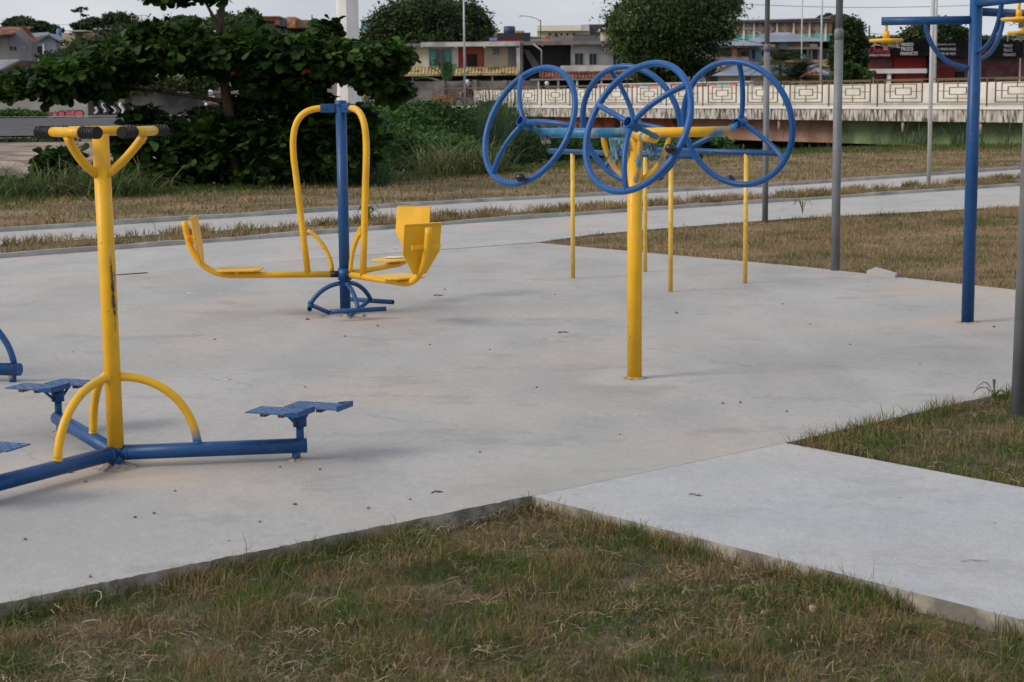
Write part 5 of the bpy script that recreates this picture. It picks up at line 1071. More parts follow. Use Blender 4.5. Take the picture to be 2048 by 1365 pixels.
t = thing('yellow_house', 'pale yellow upper storey with a yellow door and air conditioner', 'house'); body(t, 210, 1207, 60, 1262, 92, 8, mat('pale_yellow_wall', (.50, .45, .30), .9, .06, .5)); part('roof', 210, [(1202, 56, 1266, 60)], M_conw, t, yo=1, dep=9); part('door', 210, [(1219, 69, 1226, 80)], mat('yellow_door', (.55, .38, .10), .7), t, yo=.05, dep=.1); part('air_conditioner', 210, [(1222, 63, 1229, 67.5)], M_gy, t, yo=.3, dep=.3)
# warehouse
t = thing('warehouse', 'brown brick warehouse with white pilasters, crosses and a turquoise base', 'building'); Y = 300
body(t, Y, 1455, 46, 1664, 68, 18, M_brn); part('base_band', Y, [(1455, 68, 1664, 84)], M_turq, t, yo=.05, dep=16)
[part('pilaster', Y, [(x, 44, x + 3.4, 84)], M_whp, t, yo=.35, dep=.4) for x in (1454, 1485.5, 1506, 1552, 1585, 1617, 1649)]
part('cross_pattern', Y, [r_ for c_ in (1472, 1496, 1520, 1540, 1570, 1602, 1634) for r_ in ((c_ - 3, 48, c_ + 3, 68), (c_ - 8, 54, c_ - 3.01, 61), (c_ + 3.01, 54, c_ + 8, 61))], mat('pale_brick', (.40, .32, .25), .9, .1, 1), t, yo=.06, dep=.1)
g = MB(); L_ = W(1453, 46, Y); R_ = W(1666, 44, Y); prof = [(0, 0), (.0, .15), (5, .55), (10, .75), (15, .5), (20, .1), (20, 0)]
for i in range(1, 6): g.add([(L_.x, Y - 1 + prof[i][0], L_.z + prof[i][1]), (R_.x, Y - 1 + prof[i][0], L_.z + prof[i][1] + .3), (R_.x, Y - 1 + prof[i + 1][0], L_.z + prof[i + 1][1] + .3), (L_.x, Y - 1 + prof[i + 1][0], L_.z + prof[i + 1][1])], [(0, 1, 2, 3)])
g.wbox((L_.x, Y - 1, L_.z - .1), (R_.x, Y - .6, L_.z + .25)); g.build('curved_roof', M_dgr, t)
g = MB(); c_ = W(1679, 60, Y + 4); n = 14; pts = [(c_.x - 1.4 + 0, Y + 3, c_.z - 3)] + [(c_.x + 1.9 * -math.cos(math.pi * i / n), Y + 3, c_.z + 1.7 + 1.0 * math.sin(math.pi * i / n)) for i in range(n + 1)] + [(c_.x + 1.9, Y + 3, c_.z - 3)]; g.slab(pts, (0, 1, 0), 14); g.build('gable_end', mat('dark_brown_wall', (.07, .04, .035), .9), t)
# hip roofed blue-grey house group
def hip(name, x0, x1, yt, yb, Y, dep, m, parent, xr=None):
    a = W(x0, yb, Y); b_ = W(x1, yb, Y); rt = W((x0 + x1) / 2, yt, Y + dep / 2); r0, r1 = (W(xr[0], yt, Y).x, W(xr[1], yt, Y).x) if xr else (a.x + (b_.x - a.x) * .4, a.x + (b_.x - a.x) * .6)
    g = MB(); g.add([(a.x, Y, a.z), (b_.x, Y, a.z), (b_.x, Y + dep, a.z), (a.x, Y + dep, a.z), (r0, Y + dep / 2, rt.z), (r1, Y + dep / 2, rt.z)], [(0, 1, 5, 4), (1, 2, 5), (2, 3, 4, 5), (3, 0, 4), (3, 2, 1, 0)]); return g.build(name, m, parent)
t = thing('hip_roofed_house', 'open sided house with a blue grey hip roof below the warehouse', 'house'); Y = 165
hip('roof', 1488, 1658, 65, 84.5, Y - 1, 9, M_bluer, t, (1562, 1592)); body(t, Y + .5, 1572, 85, 1620, 95, 7, M_beige, 'gable_wall'); part('floor_beam', Y, [(1566, 94.5, 1640, 99)], M_beige, t, yo=.2, dep=7)
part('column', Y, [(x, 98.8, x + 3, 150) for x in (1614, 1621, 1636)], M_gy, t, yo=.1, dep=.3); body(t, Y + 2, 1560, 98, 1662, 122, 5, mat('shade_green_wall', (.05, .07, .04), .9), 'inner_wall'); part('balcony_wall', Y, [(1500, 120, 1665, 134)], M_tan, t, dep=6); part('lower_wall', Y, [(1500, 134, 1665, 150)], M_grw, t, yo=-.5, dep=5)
part('blue_panel', Y, [(1556, 82, 1575, 98)], M_tealw, t, yo=.3, dep=.3); part('window', Y, [(1602, 110, 1612, 121)], M_tealw, t, yo=.1, dep=.1)
t = thing('balcony_house', 'house with blue doors and an unplastered orange brick balcony', 'house'); Y = 160
body(t, Y + 1.2, 1395, 92, 1522, 125, 6, mat('dim_beige_wall', (.36, .30, .22), .9, .2, 1)); hip('roof', 1402, 1528, 82, 92.5, Y - .8, 6, M_bluer, t, (1430, 1528)); part('roof_edge', Y, [(1402, 92.6, 1528, 96)], mat('weathered_edge', (.20, .18, .16), .95, .4, 2), t, yo=.6, dep=.4)
part('balcony_wall', Y, [(1396, 114, 1498, 125)], M_brick, t, dep=.3); part('pier', Y, [(1404, 98, 1411, 114), (1464, 96, 1474, 114)], M_brick, t, dep=.3); part('door', Y + 1.1, [(1415, 104, 1434, 120), (1440, 106, 1455, 120), (1395, 106, 1403, 120)], M_tealw, t, yo=.05, dep=.1); part('blue_wall', Y, [(1500, 98, 1524, 122)], M_tealw, t, yo=-.2, dep=.3); part('window', Y, [(1505, 100, 1510, 118), (1483, 104, 1492, 113)], M_dark, t, yo=.02, dep=.25)
part('lower_wall', Y, [(1396, 125, 1500, 136)], mat('pale_blue_wall', (.33, .38, .42), .9, .1, 1), t, yo=-.5, dep=5); part('under_wall', Y, [(1396, 136, 1500, 165)], M_offw, t, yo=-.6, dep=5); part('tan_wall', Y, [(1500, 122, 1524, 150)], M_tan, t, yo=-.3, dep=4)
t = thing('low_blue_roofed_house', 'low pale house under a wide blue sheet roof behind the bridge', 'house'); Y = 140
hip('roof', 1424, 1668, 131, 152, Y - 1, 7, M_bluer, t, (1480, 1640)); body(t, Y, 1436, 151, 1556, 185, 5, M_offw); body(t, Y, 1556, 152, 1668, 185, 5, M_beige, 'wall'); part('door', Y, [(1490, 154, 1500, 170)], mat('dull_red_door', (.30, .07, .06), .7), t, yo=.05, dep=.1)
part('window', Y, [(1590, 156, 1650, 160)], M_dark, t, yo=.05, dep=.1)
b = FB(139.0); rn = random.Random(2)
for i in range(10):
    for j in range(4 - (i % 3 == 0)): x = 1602 + i * 3.4; b.r(x, 153.5 - 3.1 * (j + 1), x + 3.2, 153.5 - 3.1 * j - .2, yo=rn.uniform(-.05, .05) + .5, dep=.25)
tag(b.build('brick_stack', M_brick), 'stack of orange bricks beside the palm on the roof edge', 'bricks')
t = thing('red_roofed_house', 'brick house corner with sloping dark roof above the left of the right wheel', 'house'); body(t, 142, 1400, 150, 1440, 190, 5, M_offw); b = MB(); b.slab([W(1398, 152, 141), W(1452, 133, 141), W(1440, 133, 146), W(1398, 146, 146)], (0, 0, 1), .12); b.build('roof', M_brick, t)
# vehicle shop
t = thing('car_shop', 'dark red vehicle shop under a long black fascia with white lettering', 'shop'); Y = 132.0
body(t, Y, 1705, 110, 1850, 175, 9, M_red); body(t, Y + .3, 1850, 112, 2060, 175, 9, mat('maroon_glass_wall', (.10, .022, .024), .35, .2, 1, col2=(.17, .06, .06)), 'wall'); part('fascia', Y, [(1708, 82, 1852, 113.2)], M_blk, t, yo=1.2, dep=9); part('fascia', Y, [(1852.5, 81, 2040, 116)], mat('black_fascia_b', (.010, .010, .012), .9, .3, 1, spec=.1), t, yo=1.12, dep=9)
part('white_band', Y, [(1712, 138.5, 1849, 147.5)], M_whp, t, yo=.8, dep=.7); [part('white_post', Y, [q], M_whp, t, yo=.7, dep=.4) for q in ((1712, 147.6, 1720, 172), (1771, 147.6, 1778, 172))]; part('black_column', Y, [(1849.5, 113.4, 1855, 172)], M_blk, t, yo=.9, dep=.5)
b = FB(Y); x = 1786.0
while x < 1848: b.r(x, 117, x + .8, 136, yo=.5, dep=.04); b.r(x, 151, x + .8, 170, yo=.5, dep=.04); x += 2.0
b.r(1706, 115.2, 1848, 116.6, yo=.52, dep=.06); b.r(1706, 136, 1848, 137.4, yo=.52, dep=.06); b.r(1775, 149.6, 1848, 151, yo=.52, dep=.06); b.build('red_grille', M_redg, t)
part('pink_panel', Y, [(1727, 118, 1784, 135), (1722, 150, 1769, 170)], mat('dusty_red_panel', (.22, .085, .075), .8, .1, 1), t, yo=.04, dep=.1)
win(t, Y + .3, 1911, 145, 1927, 170, M_blk, M_dark, bars=0); win(t, Y + .3, 1972, 142, 2006, 160, mat('brown_frame', (.12, .05, .045), .6), mat('reddish_glass', (.10, .035, .035), .15), bars=0); part('red_panel', Y + .3, [(1871, 136, 1909, 170)], mat('red_panel', (.20, .02, .02), .7), t, yo=.06, dep=.1); part('red_trim', Y + .3, [(1855, 133, 2034, 134.5)], M_redg, t, yo=.1, dep=.1)
part('downpipe', Y + .3, [(2035.5, 117, 2038, 170)], M_whp, t, yo=.4, dep=.1)
M_let = mat('white_lettering', (.66, .66, .66), .6, .05); M_letr = mat('red_lettering', (.50, .04, .05), .6); M_letg = mat('grey_lettering', (.34, .34, .36), .6)
def shoptext(s, x0, y0, x1, y1, m, yo=1.235, bold=.012):
    a = W(x0, y1, Y - yo); b_ = W(x1, y1, Y - yo); c_ = W(x0, y0, Y - yo); text_part('lettering', s, m, t, (a.x, a.y, a.z), c_.z - a.z, b_.x - a.x, bold=bold)
shoptext('ALPHAVILLE', 1736, 97, 1780, 107.5, M_letr, bold=.014); shoptext('REPASSE DE VEICULOS', 1735, 109, 1780, 113, M_let)
for s, y in (('VENDO', 86), ('TROCO', 95), ('FINANCIO', 104)):
    ww = {'VENDO': 26, 'TROCO': 25, 'FINANCIO': 34.5}[s]; shoptext(s, 1801, y, 1801 + ww, y + 7, M_let, bold=.014); shoptext(s, 2007, y + 3, 2007 + ww * .7, y + 9, M_letg, bold=.014)
shoptext('@alphaville.veiculos', 1872, 87, 1911, 92, M_letg); shoptext('92 99404-8668', 1872, 96, 1911.5, 101.5, M_letg, bold=.02); shoptext('98145-4656', 1882, 105, 1911.5, 110.5, M_letg, bold=.02); shoptext('ALPHAVILLE', 1938, 98, 1974, 108, mat('dim_red_lettering', (.30, .03, .035), .6), bold=.014)
g = MB(); a = W(1745, 94, Y - 1.24); g.tube(bez(a, a + Vector((.25, 0, .35)), a + Vector((.8, 0, -.1)), a + Vector((1.3, 0, .05)), 8), .03, seg=5); g.build('swoosh_mark', M_let, t)
t = thing('yellow_side_house', 'pale yellow wall edge at the right of the shop', 'house'); body(t, 134, 2041, 80, 2100, 175, 6, MATS['pale_yellow_wall']); part('roof_edge', 134, [(2040, 77, 2100, 80)], M_conw, t, yo=.4, dep=6)
# far left houses
t = thing('gabled_house', 'grey rendered house with a red tiled gable roof at far left', 'house'); Y = 128
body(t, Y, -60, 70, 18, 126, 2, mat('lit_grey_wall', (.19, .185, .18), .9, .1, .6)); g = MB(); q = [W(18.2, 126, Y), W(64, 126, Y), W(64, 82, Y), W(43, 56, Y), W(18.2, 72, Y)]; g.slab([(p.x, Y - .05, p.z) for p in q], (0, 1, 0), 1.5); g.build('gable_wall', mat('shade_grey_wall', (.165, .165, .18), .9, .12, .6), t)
g = MB(); a, b_, c_, d_ = W(-60, 72, Y - .6), W(22, 72, Y - .6), W(45, 53, Y - .6), W(-60, 53, Y - .6); g.slab([(a.x, Y - .6, a.z), (b_.x, Y - .6, b_.z), (c_.x, Y + 2.5, c_.z), (d_.x, Y + 2.5, d_.z)], (0, -.6, 1), .12)
e_ = W(74, 82, Y - .6); g.slab([(c_.x - .1, Y - .6, c_.z - .05), (c_.x + .1, Y - .6, c_.z + .1), (e_.x, Y - .6, e_.z), (e_.x - .1, Y - .6, e_.z - .18)], (0, 1, 0), .25); g.build('roof', M_rtile, t); part('window', Y, [(20, 93, 24.5, 101), (28, 93.5, 32.5, 101)], M_dark, t, yo=.08, dep=.1); part('vent', Y, [(47, 93, 52, 99)], M_gy, t, yo=.08, dep=.1)
t = thing('blue_grey_house', 'small blue grey gabled house right of the tiled gable', 'house'); Y = 150
g = MB(); q = [W(62, 112, Y), W(112, 112, Y), W(112, 84, Y), W(98, 70, Y), W(62, 84, Y)]; g.slab(q, (0, 1, 0), 1.5); g.build('wall', mat('blue_grey_wall', (.27, .30, .36), .9, .08, .5), t); g = MB(); q = [W(60, 69, Y + 2), W(98, 67, Y + 2), W(118, 80, Y - .5), W(98, 71, Y - .5), W(76, 84, Y - .5), W(60, 80, Y - .5)]; g.slab([q[0], q[1], q[3], q[4], q[5]], (0, -.3, 1), .1); g.slab([q[1], q[2], q[2] + Vector((0, 0, -.15)), q[3]], (0, 1, 0), 3); g.build('roof', mat('slate_sheet', (.17, .19, .22), .7, .1, 1), t)
part('porch_post', Y, [(64, 85, 70, 112), (87, 88, 90, 112)], M_whp, t, yo=.3, dep=.2); part('opening', Y, [(71, 93, 87, 107)], M_dark, t, yo=.05, dep=.1); part('lower_wall', Y, [(62, 112, 112, 160)], M_grw, t, dep=6)
t = thing('shed', 'grey sheet roofed shed at the left edge above the tree arm', 'shed'); Y = 122; g = MB(); q = [W(-60, 124, Y + 3), W(40, 122, Y + 3), W(0, 142, Y), W(-60, 148, Y)]; g.slab(q, (0, 0, 1), .1); g.build('roof', mat('shed_sheet', (.22, .23, .25), .7, .15, 1), t); g = MB(); q = [W(0, 143, Y - .1), W(42, 122, Y - .1), W(56, 122, Y - .1), W(56, 170, Y - .1), W(0, 170, Y - .1)]; g.slab(q, (0, 1, 0), 3); g.build('side_wall', mat('shed_brown', (.06, .035, .03), .9), t)
t = thing('flat_roofed_house', 'low flat roofed houses on the hill below the umbrella tree', 'house'); Y = 230
body(t, Y, 118, 66, 150, 90, 8, M_beige); body(t, Y + 1, 145, 63.5, 190, 90, 8, M_gy, 'wall'); part('roof', Y, [(136, 61.5, 176, 63.6)], M_conw, t, yo=1, dep=9); body(t, Y + 2, 190, 60, 262, 90, 8, M_grw, 'wall'); part('roof', Y + 2, [(188, 57, 264, 59.8)], M_conw, t, yo=.6, dep=9); part('brick_panel', Y, [(168, 68, 188, 77)], M_brick, t, yo=.1, dep=.5)
for px, w_ in ((118, 5), (237, 9)):
    lab = 'blue water tank on the hill left of the flat roofed houses' if px == 118 else 'wider blue water tank beside the tree top leaves'
    g = MB(); p = W(px, 66 if px == 118 else 67, Y - 1.5); g.lathe([(0, .55), (w_ * .062, .5), (w_ * .07, -.3), (w_ * .062, -.5), (0, -.5)], p, seg=16); tag(g.build('water_tank', M_tank), lab, 'water tank')
t = thing('roof_frame', 'thin open roof frame on the skyline right of the hilltop trees', 'frame'); b = FB(335.0); b.r(262, 31, 296, 32.2); [b.r(x, 32.3, x + 1, 42) for x in (262, 272, 283, 295)]; b.r(262, 38, 296, 38.8, yo=.1); b.build('beams', M_grw, t)
t = thing('hill_house', 'unplastered brick houses on the hill between big tree and white tower', 'house'); Y = 290
body(t, Y, 512, 36, 556, 50, 8, M_brick); part('roof', Y, [(508, 33, 560, 35.5)], mat('rust_sheet', (.30, .15, .09), .8, .2, .5), t, yo=.8, dep=9); body(t, Y + 1, 574, 34, 590, 56, 8, M_brick, 'brick_tower'); body(t, Y + 3, 556, 36, 576, 52, 5, M_gy, 'grey_wall'); part('door', Y, [(552, 42, 568, 52)], M_tealw, t, yo=-2.5, dep=.3); part('opening', Y, [(520, 42, 548, 49)], M_dark, t, yo=.1, dep=.1); body(t, Y + 2, 592, 40, 616, 56, 6, mat('tan_shed', (.25, .17, .11), .9), 'shed'); body(t, Y + 4, 446, 37, 460, 46, 5, M_conw, 'white_wall')
t = thing('turquoise_house', 'turquoise upper floor right of the white tower', 'house'); body(t, 240, 722, 42, 748, 62, 6, M_turq); part('roof', 240, [(720, 40, 750, 42)], M_conw, t, yo=.4, dep=7); body(t, 238, 722, 62, 748, 84, 6, M_tan, 'lower_wall'); part('window', 240, [(732, 46, 740, 56)], M_tealw, t, yo=.05, dep=.1)
t = thing('hill_house', 'white fronted house strip on the skyline left of the white tower', 'house'); body(t, 320, 620, 46, 680, 60, 6, M_conw); part('roof', 320, [(618, 44.5, 682, 46)], M_brick, t, yo=.4, dep=7)
# ================================================================ bridge
BL, BR = Vector((-3.4, 100, 0)), Vector((17.5, 60, 0)); bd = (BR - BL); BLEN = bd.length; bu = bd.normalized(); bn = Vector((bu.y, -bu.x, 0))
if bn.dot(Vector((1, 0, 0))) > 0 and bn.y > 0: bn = -bn
if bn.y > 0: bn = -bn                                    # toward the camera
BA = math.atan2(bu.y, bu.x)
def bt(px):                                              # distance along the bridge line seen at a photo column
    d = ray(px, 200); k = d.x / d.y; return (k * BL.y - BL.x) / (bu.x - k * bu.y)
def bt2(px, o):
    d = ray(px, 200); k = d.x / d.y; q = BL + bn * o; return (k * q.y - q.x) / (bu.x - k * bu.y)
def bbox(b, s0, s1, o0, o1, z0, z1):
    c = BL + bu * (s0 + s1) / 2 + bn * (o0 + o1) / 2; return b.box((c.x, c.y, (z0 + z1) / 2), (s1 - s0, abs(o1 - o0), z1 - z0), rz=BA)
M_streak = mat('streaked_concrete', (.09, .078, .062), .9, .3, 1.0, col2=(.56, .53, .48), stretch=(8.0, 8.0, 2.2), t0=.38, t1=.60, detail=10)
M_white_b = mat('scuffed_white_barrier', (.66, .63, .57), .85, .08, 1.2, col2=(.74, .71, .655)); 
def dirtied(m, scale=5.0, thr=.62, col=(.13, .12, .10)):
    n = m.node_tree; P = n.nodes['Principled BSDF']; src = P.inputs['Base Color'].links[0].from_socket
    ns = n.nodes.new('ShaderNodeTexNoise'); ns.inputs['Scale'].default_value = scale; ns.inputs['Detail'].default_value = 8; ns.inputs['Roughness'].default_value = .7
    t_ = n.nodes.new('ShaderNodeTexCoord'); n.links.new(t_.outputs['Object'], ns.inputs['Vector'])
    r_ = n.nodes.new('ShaderNodeMapRange'); r_.inputs[1].default_value = thr; r_.inputs[2].default_value = thr + .05; n.links.new(ns.outputs[0], r_.inputs[0])
    mx = n.nodes.new('ShaderNodeMix'); mx.data_type = 'RGBA'; n.links.new(r_.outputs[0], mx.inputs[0]); n.links.new(src, mx.inputs[6]); mx.inputs[7].default_value = (*col, 1); n.links.new(mx.outputs[2], P.inputs['Base Color'])
dirtied(M_white_b, 2.6, .64)
M_salm = mat('shaded_salmon_girder_paint', (.26, .155, .11), .9, .12, .8, col2=(.35, .22, .165)); M_grn = mat('green_girder_paint', (.10, .16, .075), .9, .25, .5, col2=(.19, .27, .125)); M_redgd = mat('orange_red_girder_paint', (.10, .05, .04), .9, .3, .8, col2=(.34, .10, .05), t0=.45, t1=.55)  # salmon is mixed darker to hold the shade under the deck
for m_ in (M_salm, M_grn): dirtied(m_, 1.3, .66, (.20, .20, .16))
SE = BLEN + 14
br = thing('road_bridge', 'concrete road bridge with streaked slab edge and painted green and salmon girder', 'bridge')
b = MB(); bbox(b, -6, SE, 0, -12, .62, 1.06); b.build('deck_slab', M_streak, br)
b = MB(); bbox(b, -6, SE, .05, -.12, 1.065, 1.16); b.build('deck_kerb', M_whp, br)
for nm, a0, a1, m_ in (('girder', 1150, 1335, M_redgd), ('girder', 1335, 1631, M_salm), ('girder', 1631.5, 2005, M_grn)):
    b = MB(); bbox(b, bt(a0), bt(a1), -.95, -1.35, -.30, .615); b.build(nm, m_, br)
b = MB(); bbox(b, bt(2006.5), SE, -.97, -1.35, -.9, .615); b.build('abutment', M_grn, br)
b = MB(); bbox(b, -6, bt(1150) - .02, -.5, -.9, -.3, .615); b.build('girder', M_redgd, br)
for o in (-4.2, -8.0): b = MB(); bbox(b, -6, SE, o, o - .4, -.30, .615); b.build('inner_girder', M_block, br)
b = MB(); bbox(b, -6, SE, -10.8, -11.6, -1.6, .615); b.build('daylight_block', M_block, br)  # added wall, blocks the view under the deck so the gap stays dark
for px in (1238, 1553, 1665, 1801, 1957):
    b = MB(); c = BL + bu * bt(px) + bn * -.15; b.tube([(c.x, c.y, .62), (c.x, c.y, .20)], [.065, .05], seg=10); b.build('drain_pipe', mat('drain_clay', (.40, .32, .25), .8, .2, 8), br)
rg = random.Random(21)
M_gp = mat('grey_graffiti', (.225, .245, .19), .9, .15, 2); M_gb = mat('blue_graffiti', (.10, .16, .17), .9, .15, 2)
for k in range(26):                                      # faint sprayed strokes on the girder face
    px = 1470 + k * 20 + rg.uniform(-6, 6)
    if 1540 < px < 1560: continue
    s0 = bt(px); c = BL + bu * s0 + bn * -.935; z = rg.uniform(-.15, .05); b = MB()
    P = bez(c + Vector((0, 0, z)), c + bu * rg.uniform(-.3, .4) + Vector((0, 0, z + .3)), c + bu * rg.uniform(-.2, .6) + Vector((0, 0, z + .1)), c + bu * rg.uniform(-.1, .7) + Vector((0, 0, z + rg.uniform(.25, .5))), 8); w_ = rg.uniform(.025, .05)
    for i in range(8): b.add([P[i] + Vector((0, 0, w_)) , P[i + 1] + Vector((0, 0, w_)), P[i + 1] - bu * w_, P[i] - bu * w_], [(0, 1, 2, 3)])
    b.build('graffiti_stroke', M_gp if k % 3 else M_gb, br)
t = thing('bridge_barrier', 'scuffed white barrier wall along the bridge road', 'barrier'); b = MB(); bbox(b, .3, SE, -1.4, -1.62, 1.07, 2.02); b.build('barrier_wall', M_white_b, t)
t = thing('painted_wall', 'low wall with pink and turquoise wave painting behind the bridge railing', 'wall'); s0, s1 = bt2(1195, -11.2), bt2(1500, -11.2); b = MB(); bbox(b, s0, s1, -11.2, -11.4, 1.0, 2.36); b.build('wall', mat('washed_blue_white', (.50, .56, .57), .9, .08, .6), t)
for k in range(16):
    c = BL + bu * (s0 + (s1 - s0) * (k + .5) / 16) + bn * -11.19; n = 14; b = MB(); r_ = (s1 - s0) / 34 * rg.uniform(.9, 1.2)
    pts = [c + bu * (math.cos(math.pi * i / n) * r_) + Vector((0, 0, 2.0 + .33 * math.sin(math.pi * i / n))) for i in range(n + 1)]; b.slab(pts, bn, .02); b.build('painted_wave', (mat('pink_wave', (.55, .22, .24), .9, .1), mat('turquoise_wave', (.22, .48, .45), .9, .1), MATS['pink_wave'], mat('dark_wave', (.20, .12, .13), .9))[k % 4], t)
# railing: posts, rails and a nested rectangle panel repeated along the deck
M_rail = mat('rusting_green_rail', (.17, .17, .09), .85, .3, 3.5, col2=(.20, .105, .05), t0=.45, t1=.58)
rl = thing('bridge_railing', 'rusty green and brown metal railing with nested rectangle panels along the bridge', 'railing')
def bar(b, s, z0, z1, w_=.035, o=.0): bbox(b, s - w_ / 2, s + w_ / 2, o + w_ / 2, o - w_ / 2, z0, z1)
b = MB(); bbox(b, -2.2, SE, .022, -.022, 2.135, 2.172); b.build('top_rail', M_rail, rl)
b = MB(); bbox(b, -2.2, SE, .02, -.02, 1.235, 1.265); b.build('bottom_rail', M_rail, rl)
cent0 = bt(1806); pitch = 2.95; k = -14
def rect_bars(b, c, hw, z0, z1, w_=.030):
    bar(b, c - hw, z0, z1, w_); bar(b, c + hw, z0, z1, w_)
    bbox(b, c - hw + w_ / 2, c + hw - w_ / 2, w_ / 2, -w_ / 2, z1 - w_, z1); bbox(b, c - hw + w_ / 2, c + hw - w_ / 2, w_ / 2, -w_ / 2, z0, z0 + w_)
for k in range(-13, 7):
    c = cent0 + k * pitch
    if c - 1.05 < -2.2 or c > SE - 1.2: continue
    b = MB(); rect_bars(b, c, 1.05, 1.30, 2.13, .04); rect_bars(b, c, .74, 1.44, 1.99); rect_bars(b, c, .44, 1.575, 1.855)
    for sx in (-1, 1): bbox(b, *sorted((c + sx * .456, c + sx * 1.03)), .012, -.012, 1.70, 1.725)
    bar(b, c, 1.856, 2.095, .028); bar(b, c, 1.34, 1.574, .028); b.build('railing_panel', M_rail, rl)
    b = MB(); bar(b, c + pitch / 2, 1.06, 2.134, .045); b.build('railing_post', M_rail, rl)
b = MB(); bar(b, -2.2, .95, 2.134, .05); b.build('railing_post', M_rail, rl)
t = thing('timber_heap', 'orange brown boards behind the left end of the bridge railing', 'boards'); b = MB()
for i in range(7): c = W(868 + i * 6, 200, 103); b.box((c.x, c.y, 1.2 + .1 * (i % 3)), (.14, .05, 1.0 + .15 * (i % 2)), rz=.1 * i)
b.build('boards', mat('orange_board', (.32, .15, .06), .9, .2, 4), t)
# ================================================================ far poles, lamps, wires
def fpole(px, Y, ztop, r, m, label, lamp=None, z0=None):
    p = W(px, 200, Y); z = zt(p.x, p.y) if z0 is None else z0; t = thing('street_pole', label, 'pole', (p.x, p.y, z)); g = MB(); g.tube([(0, 0, -.3), (0, 0, ztop - z)], [r, r * .7], seg=10); g.build('shaft', m, t)
    if lamp:
        g = MB(); h_ = ztop - z; g.tube(bez((0, 0, h_ - .3), (lamp * .3, 0, h_ + .5), (lamp, 0, h_ + .6), n=8), r * .4, seg=6); g.build('arm', m, t); g = MB(); g.box((lamp * 1.15, 0, h_ + .6), (.7, .25, .12)); g.build('lamp_head', M_gy, t, bevel=.03)
    return t
fpole(930, 96, 9, .062, M_galv, 'thin grey pole rising in front of the cream house', z0=1.0)
fpole(1641, 92, 9, .062, M_galv, 'thin pole behind the bridge barrier left of the dark narrow tree')
fpole(1602, 130, 9, .060, M_galv, 'thin far pole above the hip roof')
fpole(1868, 78, 9, .075, mat('white_pole', (.5, .5, .5), .6), 'white pole on the bridge just behind the galvanised pole', z0=1.0)
fpole(1420, 150, 7.6, .10, M_gy, 'utility pole left of the balcony house'); fpole(1532, 125, 5.6, .08, M_conw, 'pale lamp pole behind the slim grey pole', lamp=-1.2)
fpole(1082, 280, 13.6, .12, M_dgr, 'street lamp on the skyline beside the factory', lamp=-2.6); fpole(1180, 280, 12.6, .16, M_dgr, 'dark utility pole in front of the factory')
fpole(1736, 210, 9.6, .14, M_dgr, 'dark utility pole stub on the skyline left of the yellow disc'); fpole(628, 320, 16.5, .16, M_dgr, 'utility pole with crossarm on the skyline near the white tower')
fpole(124, 225, 10.2, .08, M_dgr, 'thin utility pole beside the blue tank at left')
t = fpole(1400, 125, 5.3, .05, M_gy, 'thin lamp standard over the balcony house', lamp=1.4)
def wire(a, b_, sag, label, r=.02):
    A, B = W(*a), W(*b_); g = MB(); m_ = (A + B) / 2 - Vector((0, 0, sag)); g.tube(bez(A, m_, B, n=16), r, seg=4); tag(g.build('power_line', M_blk), label, 'power line')
wire((1380, 2, 150), (2100, 2, 150), 1.1, 'upper power line crossing the sky behind the poles'); wire((1478, -20, 150), (1780, -30, 150), 1.6, 'sagging cable dipping from the top edge'); wire((1380, 70, 130), (1560, 100, 128), -.6, 'short cable running down to the palm')
wire((1730, 66, 200), (2060, 84, 190), .3, 'low power line behind the shop tree', .025); wire((-40, 48, 220), (420, 44, 220), .4, 'faint power line across the left sky', .018)
p = W(1747, 147, 125); t = thing('road_sign', 'small round road sign seen from behind in front of the shop', 'sign', (p.x, p.y, zt(p.x, p.y))); h_ = p.z - zt(p.x, p.y); g = MB(); g.tube([(0, 0, 0), (0, 0, h_)], .035, seg=8); g.build('post', M_gy, t); g = MB(); g.lathe([(0, -.015), (.22, -.015), (.22, .015), (0, .015)], (0, -.05, h_), (0, 1, 0), 20); g.build('sign_disc', M_dgr, t)
